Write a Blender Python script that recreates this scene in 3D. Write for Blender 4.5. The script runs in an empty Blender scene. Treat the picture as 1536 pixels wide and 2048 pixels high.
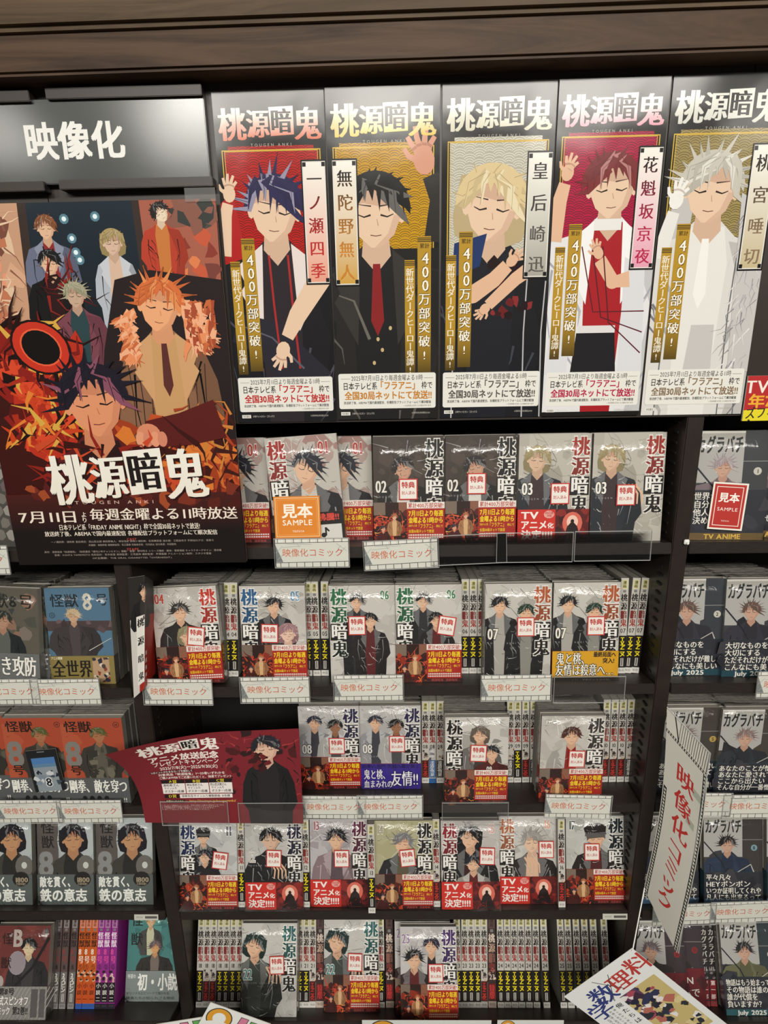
import bpy, bmesh, math, random
import numpy as np
from mathutils import Vector, Matrix
from mathutils.geometry import tessellate_polygon

SC = bpy.context.scene
COL = SC.collection
# ------------------------------------------------------------------ camera
CAMZ, DIST, FPX = 1.72, 0.92, 1200.0
PIT, YAW, ROL = math.radians(-16.02), math.radians(1.07), math.radians(-1.07)
_A = Matrix.Rotation(YAW, 3, 'Z') @ Matrix.Rotation(PIT, 3, 'X')
_r, _u, FW = _A @ Vector((1, 0, 0)), _A @ Vector((0, 0, 1)), _A @ Vector((0, 1, 0))
RT = math.cos(ROL) * _r + math.sin(ROL) * _u
UP = -math.sin(ROL) * _r + math.cos(ROL) * _u
CAM = Vector((0, -DIST, CAMZ))
cd = bpy.data.cameras.new('camera')
cd.sensor_fit = 'VERTICAL'; cd.sensor_height = 36.0; cd.lens = 36.0 * FPX / 2048.0
cd.clip_start = 0.02
cam = bpy.data.objects.new('camera', cd); COL.objects.link(cam)
cam.matrix_world = Matrix.Translation(CAM) @ Matrix((RT, UP, -FW)).transposed().to_4x4()
SC.camera = cam

def ray(x, y):
    return RT * ((x - 768) / FPX) + UP * (-(y - 1024) / FPX) + FW
def on_y(x, y, Y=0.0):
    d = ray(x, y); return CAM + d * ((Y + DIST) / d.y)

# ------------------------------------------------------------------ world, lights, exposure
w = bpy.data.worlds.new('shop_ambience'); SC.world = w; w.use_nodes = True
w.node_tree.nodes['Background'].inputs[0].default_value = (1.0, 0.95, 0.88, 1)
w.node_tree.nodes['Background'].inputs[1].default_value = 0.10
SC.view_settings.view_transform = 'Standard'; SC.view_settings.look = 'None'
SC.view_settings.gamma = 1.0; SC.view_settings.use_curve_mapping = False
SC.view_settings.exposure = -0.45
def area_light(name, loc, target, sx, sy, power, col=(1, 0.96, 0.88)):
    l = bpy.data.lights.new(name, 'AREA'); l.shape = 'RECTANGLE'; l.size = sx; l.size_y = sy
    l.energy = power; l.color = col
    o = bpy.data.objects.new(name, l); COL.objects.link(o); o.location = loc
    o.rotation_euler = (Vector(target) - Vector(loc)).to_track_quat('-Z', 'Y').to_euler()
    return o
for i, x in enumerate((-2.0, -1.0, 0.0, 1.0, 2.0)):
    area_light('ceiling_light', (x - 0.05, -2.6, 2.78), (x, -1.6, 1.2), 0.42, 0.34, 9)
area_light('ceiling_light_row_behind', (0.3, -4.2, 3.56), (0.3, -1, 1.0), 4.0, 0.4, 215)  # added frontal fill, no known lamp; raised so its reflection clears the posters
area_light('added_lower_row_fill', (0.6, -1.9, 2.84), (0.3, 0, 0.6), 1.6, 0.5, 12)  # added fill to brighten the lower shelf rows, not a known lamp

# ------------------------------------------------------------------ materials
def mat(name, col, rough=0.5, metal=0.0, coat=0.0, noise=0.0, scale=30, bump=0.0, spec=0.5, stretch=(1, 1, 1)):
    m = bpy.data.materials.new(name); m.use_nodes = True
    n = m.node_tree.nodes; l = m.node_tree.links; b = n['Principled BSDF']
    b.inputs['Base Color'].default_value = (*col, 1); b.inputs['Roughness'].default_value = rough
    b.inputs['Metallic'].default_value = metal; b.inputs['Coat Weight'].default_value = coat
    b.inputs['Coat Roughness'].default_value = 0.15
    b.inputs['Specular IOR Level'].default_value = spec
    if noise or bump:
        tc = n.new('ShaderNodeTexCoord'); mp = n.new('ShaderNodeMapping'); nz = n.new('ShaderNodeTexNoise')
        mp.inputs['Scale'].default_value = stretch
        nz.inputs['Scale'].default_value = scale; nz.inputs['Detail'].default_value = 6
        l.new(tc.outputs['Object'], mp.inputs[0]); l.new(mp.outputs[0], nz.inputs[0])
        if noise:
            r = n.new('ShaderNodeValToRGB')
            r.color_ramp.elements[0].position = 0.3; r.color_ramp.elements[1].position = 0.7
            r.color_ramp.elements[0].color = (*[c * (1 - noise) for c in col], 1)
            r.color_ramp.elements[1].color = (*[min(1, c * (1 + noise)) for c in col], 1)
            l.new(nz.outputs[0], r.inputs[0]); l.new(r.outputs[0], b.inputs['Base Color'])
        if bump:
            bp = n.new('ShaderNodeBump'); bp.inputs['Strength'].default_value = bump
            bp.inputs['Distance'].default_value = 0.002
            l.new(nz.outputs[0], bp.inputs['Height']); l.new(bp.outputs[0], b.inputs['Normal'])
    return m

def print_mat(name, rough, coat, coat_rough, bump=0.0, trans=0.0):
    m = mat(name, (1, 1, 1), rough, coat=coat)
    n = m.node_tree.nodes; l = m.node_tree.links; b = n['Principled BSDF']
    b.inputs['Coat Roughness'].default_value = coat_rough
    a = n.new('ShaderNodeAttribute'); a.attribute_name = 'ink'
    l.new(a.outputs['Color'], b.inputs['Base Color'])
    if bump:
        tc = n.new('ShaderNodeTexCoord'); nz = n.new('ShaderNodeTexNoise'); nz.inputs['Scale'].default_value = 9
        bp = n.new('ShaderNodeBump'); bp.inputs['Strength'].default_value = bump; bp.inputs['Distance'].default_value = 0.01
        l.new(tc.outputs['Object'], nz.inputs[0]); l.new(nz.outputs[0], bp.inputs['Height'])
        l.new(bp.outputs[0], b.inputs['Normal']); l.new(bp.outputs[0], b.inputs['Coat Normal'])
    if trans:
        b.inputs['Alpha'].default_value = 1 - trans
    return m
M_COVER = print_mat('printed_cover', 0.45, 0.25, 0.2)
M_POSTER = print_mat('laminated_poster', 0.6, 0.5, 0.13, 0.12)
M_POSTER.node_tree.nodes['Principled BSDF'].inputs['Specular IOR Level'].default_value = 0.15
M_CARD = print_mat('printed_card', 0.55, 0.1, 0.3)
M_SLEEVE = print_mat('print_in_clear_sleeve', 0.4, 0.5, 0.2, 0.2)
M_SHELF = mat('dark_brown_melamine', (0.019, 0.0135, 0.011), 0.42, noise=0.25, scale=60, bump=0.05, stretch=(1, 8, 8))
M_UPR = mat('dark_brown_steel', (0.021, 0.0145, 0.0115), 0.4, noise=0.15, scale=40)
M_BACK = mat('black_back_panel', (0.006, 0.005, 0.005), 0.6)
M_HEAD = mat('brown_header_panel', (0.028, 0.02, 0.016), 0.4, noise=0.12, scale=14, stretch=(1, 1, 1))
M_SIGN = mat('dark_green_sign_plate', (0.010, 0.016, 0.014), 0.3, coat=0.8, noise=0.1, scale=300)
M_WHITE = mat('white_vinyl', (0.88, 0.88, 0.84), 0.5)
M_PAGES = mat('page_edges', (0.32, 0.30, 0.26), 0.7, noise=0.25, scale=90, stretch=(1, 40, 1))
M_SLOT = mat('slot_shadow', (0.003, 0.003, 0.003), 0.7)

def wood(name, c0, c1, s):
    m = mat(name, c0, 0.55, spec=.25); n = m.node_tree.nodes; l = m.node_tree.links; b = n['Principled BSDF']
    tc = n.new('ShaderNodeTexCoord'); mp = n.new('ShaderNodeMapping'); mp.inputs['Scale'].default_value = (1.3, 10, 14)
    nz = n.new('ShaderNodeTexNoise'); nz.inputs['Scale'].default_value = s; nz.inputs['Detail'].default_value = 9
    nz.inputs['Distortion'].default_value = 1.6; nz.inputs['Roughness'].default_value = .62
    r = n.new('ShaderNodeValToRGB'); e = r.color_ramp.elements
    e[0].position = 0.36; e[0].color = (*c0, 1); e[1].position = 0.62; e[1].color = (*c1, 1)
    mp2 = n.new('ShaderNodeMapping'); mp2.inputs['Scale'].default_value = (1.5, 5, 6); vo = n.new('ShaderNodeTexVoronoi'); vo.inputs['Scale'].default_value = 1.6
    r2 = n.new('ShaderNodeValToRGB'); r2.color_ramp.elements[0].position = .03; r2.color_ramp.elements[1].position = .16
    r2.color_ramp.elements[0].color = (.35, .3, .28, 1); r2.color_ramp.elements[1].color = (1, 1, 1, 1)
    mu = n.new('ShaderNodeMix'); mu.data_type = 'RGBA'; mu.blend_type = 'MULTIPLY'; mu.inputs['Factor'].default_value = .7
    bp = n.new('ShaderNodeBump'); bp.inputs['Strength'].default_value = 0.12; bp.inputs['Distance'].default_value = 0.002
    l.new(tc.outputs['Object'], mp.inputs[0]); l.new(mp.outputs[0], nz.inputs[0]); l.new(nz.outputs[0], r.inputs[0])
    l.new(tc.outputs['Object'], mp2.inputs[0]); l.new(mp2.outputs[0], vo.inputs['Vector']); l.new(vo.outputs['Distance'], r2.inputs[0])
    l.new(r.outputs[0], mu.inputs['A']); l.new(r2.outputs[0], mu.inputs['B']); l.new(mu.outputs['Result'], b.inputs['Base Color'])
    l.new(nz.outputs[0], bp.inputs['Height']); l.new(bp.outputs[0], b.inputs['Normal'])
    return m
M_WOOD = wood('walnut_board', (0.036, 0.019, 0.011), (0.095, 0.054, 0.030), 2.2)

def film(name, base, rough, bump, scale, tint=(1, 1, 1)):
    m = bpy.data.materials.new(name); m.use_nodes = True
    n = m.node_tree.nodes; l = m.node_tree.links; n.remove(n['Principled BSDF'])
    tr = n.new('ShaderNodeBsdfTransparent'); gl = n.new('ShaderNodeBsdfGlossy'); mx = n.new('ShaderNodeMixShader')
    gl.inputs['Roughness'].default_value = rough; gl.inputs['Color'].default_value = (*tint, 1)
    lw = n.new('ShaderNodeFresnel'); lw.inputs['IOR'].default_value = 1.45
    ad = n.new('ShaderNodeMath'); ad.operation = 'ADD'; ad.inputs[1].default_value = base
    tc = n.new('ShaderNodeTexCoord'); nz = n.new('ShaderNodeTexNoise'); nz.inputs['Scale'].default_value = scale
    nz.inputs['Detail'].default_value = 4; nz.inputs['Distortion'].default_value = 1.5
    bp = n.new('ShaderNodeBump'); bp.inputs['Strength'].default_value = bump; bp.inputs['Distance'].default_value = 0.004
    l.new(tc.outputs['Object'], nz.inputs[0]); l.new(nz.outputs[0], bp.inputs['Height'])
    l.new(bp.outputs[0], gl.inputs['Normal']); l.new(bp.outputs[0], lw.inputs['Normal'])
    geo = n.new('ShaderNodeNewGeometry'); inv = n.new('ShaderNodeMath'); inv.operation = 'SUBTRACT'; inv.inputs[0].default_value = 1.0
    mu = n.new('ShaderNodeMath'); mu.operation = 'MULTIPLY'
    l.new(geo.outputs['Backfacing'], inv.inputs[1]); l.new(lw.outputs[0], ad.inputs[0]); l.new(ad.outputs[0], mu.inputs[0]); l.new(inv.outputs[0], mu.inputs[1]); l.new(mu.outputs[0], mx.inputs[0])
    l.new(tr.outputs[0], mx.inputs[1]); l.new(gl.outputs[0], mx.inputs[2])
    l.new(mx.outputs[0], n['Material Output'].inputs['Surface'])
    return m
M_FILM = film('clear_shrink_film', 0.0, 0.12, 0.6, 26)
M_CRUMP = film('crumpled_film', 0.06, 0.25, 1.0, 90, (0.8, 0.85, 0.8))
M_ACR = film('clear_acrylic', 0.03, 0.08, 0.1, 8)

# ------------------------------------------------------------------ object helpers
def link(name, me, m=None, parent=None):
    o = bpy.data.objects.new(name, me); COL.objects.link(o)
    if m is not None and not me.materials: me.materials.append(m)
    if parent: o.parent = parent
    return o
def tag(o, label=None, cat=None, group=None, kind=None):
    for k, v in (('label', label), ('category', cat), ('group', group), ('kind', kind)):
        if v: o[k] = v
    return o
def empty(name, label, cat, group=None, mw=None):
    o = bpy.data.objects.new(name, None); COL.objects.link(o); o.empty_display_size = 0.02
    if mw is not None: o.matrix_world = mw
    return tag(o, label, cat, group)
def boxes(name, bxs, bevel=0.0):
    bm = bmesh.new()
    for x0, x1, y0, y1, z0, z1 in bxs:
        r = bmesh.ops.create_cube(bm, size=1)
        bmesh.ops.scale(bm, verts=r['verts'], vec=(x1 - x0, y1 - y0, z1 - z0))
        bmesh.ops.translate(bm, verts=r['verts'], vec=((x0 + x1) / 2, (y0 + y1) / 2, (z0 + z1) / 2))
    if bevel: bmesh.ops.bevel(bm, geom=bm.edges[:], offset=bevel, segments=2, affect='EDGES')
    me = bpy.data.meshes.new(name); bm.to_mesh(me); bm.free(); return me

# ------------------------------------------------------------------ glyphs (outlines of the default font, thickened per style)
STY = {'r': (0, 0, 1), 'b': (0, 0, 1), 'h': (0, 0, 2), 'm': (0, 0, 1), 't': (0, 0, 2), 'o': (.012, .012, 1), 'q': (.01, .01, 1), 'x': (0, 0, 2)}
SHIFT = {'b': ((-.014, -.01), (.014, .01)), 'h': ((-.03, -.02), (.03, -.02), (-.03, .022), (.03, .022)), 'm': ((-.018, 0), (.018, 0)), 't': ((-.036, 0), (0, 0), (.036, 0)),
         'o': ((-.052, -.042), (.052, -.042), (-.052, .042), (.052, .042)), 'q': ((-.04, -.035), (.045, .045)), 'x': ((-.038, 0), (0, .006), (.038, 0))}
_spl, _gly = {}, {}
def splines(ch, res):
    k = (ch, res)
    if k in _spl: return _spl[k]
    c = bpy.data.curves.new('g', 'FONT'); c.body = ch
    o = bpy.data.objects.new('g', c); COL.objects.link(o)
    cu = o.to_curve(bpy.context.evaluated_depsgraph_get())
    out = []
    for s in cu.splines:
        if s.type != 'BEZIER': continue
        bp = s.bezier_points; n = len(bp); pts = []
        for i in range(n):
            a, b = bp[i], bp[(i + 1) % n]
            p0, p1, p2, p3 = a.co.xy, a.handle_right.xy, b.handle_left.xy, b.co.xy
            d = p3 - p0
            straight = d.length < 1e-5 or (abs(d.cross(p1 - p0)) + abs(d.cross(p2 - p0))) / max(d.length, 1e-6) < 0.006
            kk = 1 if straight else (res + (1 if d.length > .2 else 0))
            for j in range(kk):
                t = j / kk; q = 1 - t
                pts.append(p0 * q**3 + p1 * 3 * q * q * t + p2 * 3 * q * t * t + p3 * t**3)
        cl = []
        for p in pts:
            if not cl or (p - cl[-1]).length > 0.004: cl.append(p)
        if len(cl) > 2 and (cl[0] - cl[-1]).length <= 0.004: cl.pop()
        if len(cl) > 2: out.append(cl)
    bpy.data.objects.remove(o); bpy.data.curves.remove(c)
    _spl[k] = out; return out
def glyph(ch, st):
    k = (ch, st)
    if k in _gly: return _gly[k]
    dx, dy, res = STY[st]
    sp = splines(ch, res)
    if not sp:
        _gly[k] = ([], [], 0.35); return _gly[k]
    area = lambda q: sum(q[i - 1].cross(q[i]) for i in range(len(q))) / 2
    big = max(sp, key=lambda q: abs(area(q))); sg = 1 if area(big) > 0 else -1
    cu = bpy.data.curves.new('g', 'CURVE'); cu.dimensions = '2D'; cu.fill_mode = 'BOTH'
    mx = 0
    for q in sp:
        n = len(q); new = []
        for i in range(n):
            e1 = (q[i] - q[i - 1]).normalized(); e2 = (q[(i + 1) % n] - q[i]).normalized()
            n1 = Vector((e1.y, -e1.x)) * sg; n2 = Vector((e2.y, -e2.x)) * sg
            b = n1 + n2
            if b.length < 0.3: b = n1
            b.normalize(); kx = min(1.45, 1 / max(.3, b.dot(n1)))
            new.append((q[i].x + b.x * dx * kx, q[i].y + b.y * dy * kx)); mx = max(mx, q[i].x)
        s = cu.splines.new('POLY'); s.points.add(n - 1); s.use_cyclic_u = True
        for i, p in enumerate(new): s.points[i].co = (p[0], p[1], 0, 1)
    o = bpy.data.objects.new('g', cu); COL.objects.link(o)
    me = bpy.data.meshes.new_from_object(o.evaluated_get(bpy.context.evaluated_depsgraph_get()))
    vs = [(v.co.x, v.co.y) for v in me.vertices]; fs = [tuple(p.vertices) for p in me.polygons]
    bpy.data.objects.remove(o); bpy.data.curves.remove(cu); bpy.data.meshes.remove(me)
    adv = 1.0 if ord(ch) > 0x2000 else mx + 0.075
    _gly[k] = (vs, fs, adv); return _gly[k]

def srgb(c):
    if isinstance(c, str):
        c = c.lstrip('#'); c = [int(c[i:i + 2], 16) / 255 for i in (0, 2, 4)]
        return tuple(((v + .055) / 1.055)**2.4 if v > .04045 else v / 12.92 for v in c)
    return c
def mix(a, b, t):
    a, b = srgb(a), srgb(b); t = max(0, min(1, t)); return tuple(a[i] * (1 - t) + b[i] * t for i in range(3))

def cut(tri, ax, lim, sg):
    out = []
    for i in range(len(tri)):
        a, b = tri[i - 1], tri[i]
        ia, ib = sg * (a[ax] - lim) >= 0, sg * (b[ax] - lim) >= 0
        if ia != ib:
            t = (lim - a[ax]) / (b[ax] - a[ax]); out.append((a[0] + (b[0] - a[0]) * t, a[1] + (b[1] - a[1]) * t))
        if ib: out.append(b)
    return out
LSTEP = 2.2e-5
class Print:
    """flat print on a sheet: x right, y down from the sheet's top left corner, unit = the sheet's width"""
    def __init__(s, W, step=None): s.W, s.pr, s.clip, s.cur = W, [], None, None
    def begin(s, L):
        s.cur = [L, [], None]; s.pr.append(s.cur)
    def emit(s, tri, col, L):
        own = s.cur is None
        if own: s.begin(L)
        if s.clip:
            x0, y0, x1, y1 = s.clip
            if not all(x0 <= p[0] <= x1 and y0 <= p[1] <= y1 for p in tri):
                for ax, lim, sg in ((0, x0, 1), (0, x1, -1), (1, y0, 1), (1, y1, -1)):
                    tri = cut(tri, ax, lim, sg)
                    if len(tri) < 3: break
        if len(tri) > 2: s.cur[1].append(tri); s.cur[2] = col
        if own: s.cur = None
    def poly(s, pts, col, L=1):
        if len(pts) == 3 or len(pts) == 4 and len(set(pts)) == 4 and s._convex(pts): return s.emit(list(pts), col, L)
        own = s.cur is None
        if own: s.begin(L)
        for t in tessellate_polygon([[Vector((p[0], p[1], 0)) for p in pts]]):
            s.emit([pts[i] for i in t], col, L)
        if own: s.cur = None
    def _convex(s, p):
        z = [(p[(i + 1) % 4][0] - p[i][0]) * (p[(i + 2) % 4][1] - p[(i + 1) % 4][1]) - (p[(i + 1) % 4][1] - p[i][1]) * (p[(i + 2) % 4][0] - p[(i + 1) % 4][0]) for i in range(4)]
        return all(a >= 0 for a in z) or all(a <= 0 for a in z)
    def rect(s, x0, y0, x1, y1, col, L=1): s.emit([(x0, y0), (x1, y0), (x1, y1), (x0, y1)], col, L)
    def vgrad(s, x0, y0, x1, y1, c0, c1, L=1, n=1):
        s.emit([(x0, y0), (x1, y0), (x1, y1), (x0, y1)], lambda p: mix(c0, c1, (p[1] - y0) / (y1 - y0)), L)
    def ell(s, cx, cy, rx, ry, col, L=1, n=16, rot=0):
        c, d = math.cos(rot), math.sin(rot)
        s.emit([(cx + rx * math.cos(a) * c - ry * math.sin(a) * d, cy + rx * math.cos(a) * d + ry * math.sin(a) * c) for a in (2 * math.pi * i / n for i in range(n))], col, L)
    def line(s, pts, w0, w1, col, L=1):
        n = len(pts); A, B = [], []
        for i, p in enumerate(pts):
            a = pts[max(0, i - 1)]; b = pts[min(n - 1, i + 1)]
            dx, dy = b[0] - a[0], b[1] - a[1]; l = math.hypot(dx, dy) or 1
            t = i / (n - 1); w = (w0 * (1 - t) + w1 * t) / 2
            A.append((p[0] - dy / l * w, p[1] + dx / l * w)); B.append((p[0] + dy / l * w, p[1] - dx / l * w))
        own = s.cur is None
        if own: s.begin(L)
        for i in range(n - 1): s.emit([A[i], A[i + 1], B[i + 1], B[i]], col, L)
        if own: s.cur = None
    def frame(s, x0, y0, x1, y1, w, col, L=1):
        s.rect(x0, y0, x1, y0 + w, col, L); s.rect(x0, y1 - w, x1, y1, col, L)
        s.rect(x0, y0, x0 + w, y1, col, L); s.rect(x1 - w, y0, x1, y1, col, L)
    def rrect(s, x0, y0, x1, y1, r, col, L=1):
        pts = []
        for cx, cy, a0 in ((x1 - r, y0 + r, -90), (x1 - r, y1 - r, 0), (x0 + r, y1 - r, 90), (x0 + r, y0 + r, 180)):
            for k in range(4):
                a = math.radians(a0 + 30 * k); pts.append((cx + r * math.cos(a), cy + r * math.sin(a)))
        s.emit(pts, col, L)
    def width(s, t, st): return sum(glyph(c, st)[2] for c in t)
    def text(s, t, x, y, h, col, L=5, st='b', sx=1.0, sp=0.0, vert=False, rot=0.0, fit=None, align='l', out=None, shear=0.0):
        """(x, y): top left of the first em box; fit = total length; out = (style, colour) of an outline"""
        if fit and not vert: sx = fit / (s.width(t, st) * h + 1e-9)
        if fit and vert: sp = (fit - len(t) * h) / max(1, len(t) - 1)
        if align == 'c' and not vert: x = x - (s.width(t, st) * h * sx + sp * (len(t) - 1)) / 2
        cr, sr = math.cos(rot), math.sin(rot); px = py = 0.0
        for i, ch in enumerate(t):
            cc = col[i] if isinstance(col, list) else col
            hh = h
            turn = vert and ch in 'ー―-〜｜「」'
            for sty, c2, LL in ([(out[0], out[1], L - 1)] if out else []) + [(st, cc, L)]:
                vs, fs, adv = glyph('ー' if ch == '｜' else ch, sty)
                pts = []
                off = (1 - adv) / 2 if (vert and adv < .98) else 0
                for a, b in vs:
                    lx, ly = (a + off) * hh * sx, (0.86 - b) * hh
                    lx += shear * (hh * .5 - ly)
                    if turn: lx, ly = hh * sx * .5 - (ly - hh * .5), hh * .5 + (lx - hh * sx * .5)
                    if vert: gx, gy = lx, py + ly
                    else: gx, gy = px + lx, ly
                    pts.append((x + gx * cr - gy * sr, y + gx * sr + gy * cr))
                for ox, oy in SHIFT.get(sty, ((0, 0),)):
                    gx, gy = ox * hh * sx, oy * hh
                    ex, ey = gx * cr - gy * sr, gx * sr + gy * cr
                    s.begin(LL)
                    for f in fs: s.emit([(pts[k][0] + ex, pts[k][1] + ey) for k in f], c2, LL)
                    s.cur = None
            adv = glyph(ch, st)[2]
            if vert: py += hh + sp
            else: px += adv * hh * sx + sp
    def mesh(s, name, height, base=None, edge='#d8d4c8', side=None, map=None, thick=None, offy=0.0):
        """sheet or block of width W and height `height` (metres) whose front carries the print"""
        W = s.W; verts, faces, cols = [], [], []
        H = height / W
        T = thick if thick is not None else 0.0004
        def put(p, L):
            return ((p[0] - .5) * W, offy - L * LSTEP, height - p[1] * W)
        fn = map or put
        if map is None:
            x0, x1 = -W / 2, W / 2
            vb = [(x0, offy, 0), (x1, offy, 0), (x1, offy, height), (x0, offy, height), (x0, offy + T, 0), (x1, offy + T, 0), (x1, offy + T, height), (x0, offy + T, height)]
            fb = [(0, 1, 2, 3), (5, 4, 7, 6), (4, 0, 3, 7), (1, 5, 6, 2), (3, 2, 6, 7), (4, 5, 1, 0)]
            cf = [base or edge, edge, side or edge, side or edge, edge, edge]
            for f, c in zip(fb, cf):
                k = len(verts); verts += [vb[i] for i in f]; faces.append((k, k + 1, k + 2, k + 3)); cols += [srgb(c)] * 4
        else:
            n, m = 36, int(H * 36) + 1
            for sgn in (0, -8):
                for i in range(n):
                    for j in range(m):
                        q = [(i / 36, min(H, j / 36)), ((i + 1) / 36, min(H, j / 36)), ((i + 1) / 36, min(H, (j + 1) / 36)), (i / 36, min(H, (j + 1) / 36))]
                        k = len(verts); verts += [fn(p, sgn) for p in q]; faces.append((k, k + 1, k + 2, k + 3)); cols += [srgb(base or edge)] * 4
        # stack the inks like a painter: each mark lies one thin step above whatever it overlaps
        NX = 72; NY = max(4, int(NX * H) + 1); grid = np.zeros((NY + 1, NX + 1), dtype=np.int16)
        for L, polys, col in sorted(s.pr, key=lambda q: q[0]):
            if not polys: continue
            xs = [p[0] for t in polys for p in t]; ys = [p[1] for t in polys for p in t]
            i0, i1 = max(0, int(min(xs) * NX)), max(0, min(NX, int(max(xs) * NX))) + 1; j0, j1 = max(0, int(min(ys) * NX)), max(0, min(NY, int(max(ys) * NX))) + 1
            g = grid[j0:j1, i0:i1]
            if g.size == 0: continue
            lv = int(g.max()) + 1; g[:] = lv
            cf = col if callable(col) else None; cc = None if cf else srgb(col)
            if map is not None:
                cell = 1 / 36; out = []
                for t in polys:
                    parts = [t]
                    for ax in (0, 1):
                        nxt = []
                        for q in parts:
                            lo, hi = min(p[ax] for p in q), max(p[ax] for p in q)
                            for c_ in range(int(math.floor(lo / cell)), int(math.floor(hi / cell)) + 1):
                                r_ = cut(cut(q, ax, c_ * cell, 1), ax, (c_ + 1) * cell, -1) if hi > lo else q
                                if len(r_) > 2: nxt.append(r_)
                        parts = nxt
                    out += parts
                polys = out
            for t in polys:
                k = len(verts); verts += [fn(p, lv + (12 if map else 0)) for p in t]; faces.append(tuple(range(k, k + len(t))))
                cols += [cf(p) for p in t] if cf else [cc] * len(t)
        s.levels = int(grid.max())
        me = bpy.data.meshes.new(name); me.from_pydata(verts, [], faces)
        at = me.attributes.new('ink', 'FLOAT_COLOR', 'POINT')
        at.data.foreach_set('color', [v for c in cols for v in (*c, 1.0)])
        return me

R = random.Random
# ------------------------------------------------------------------ generic art elements (plain stand-ins, no known designs)
def blotch(P, x0, y0, x1, y1, cols, n, seed, L, r=(.03, .12)):
    rn = R(seed)
    for _ in range(n):
        cx, cy, q = rn.uniform(x0, x1), rn.uniform(y0, y1), rn.uniform(*r); k = rn.randint(5, 8); a0 = rn.random() * 6
        pts = [(cx + q * rn.uniform(.35, 1.1) * math.cos(a0 + 6.283 * i / k), cy + q * rn.uniform(.35, 1.1) * math.sin(a0 + 6.283 * i / k)) for i in range(k)]
        P.poly(pts, rn.choice(cols), L)
def shards(P, x0, y0, x1, y1, cols, n, seed, L, ln=(.06, .2), w=.035, ang=None):
    rn = R(seed)
    for _ in range(n):
        cx, cy = rn.uniform(x0, x1), rn.uniform(y0, y1); a = rn.uniform(0, 6.283) if ang is None else ang + rn.uniform(-.5, .5)
        l = rn.uniform(*ln); b = a + rn.uniform(-.9, .9); q = w * rn.uniform(.4, 1.2)
        m = (cx + math.cos(a) * l * .5 + math.cos(a + 1.57) * q, cy + math.sin(a) * l * .5 + math.sin(a + 1.57) * q)
        e = (m[0] + math.cos(b) * l * .5, m[1] + math.sin(b) * l * .5)
        P.line([(cx, cy), m, e], q, q * .1, rn.choice(cols), L)
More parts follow.
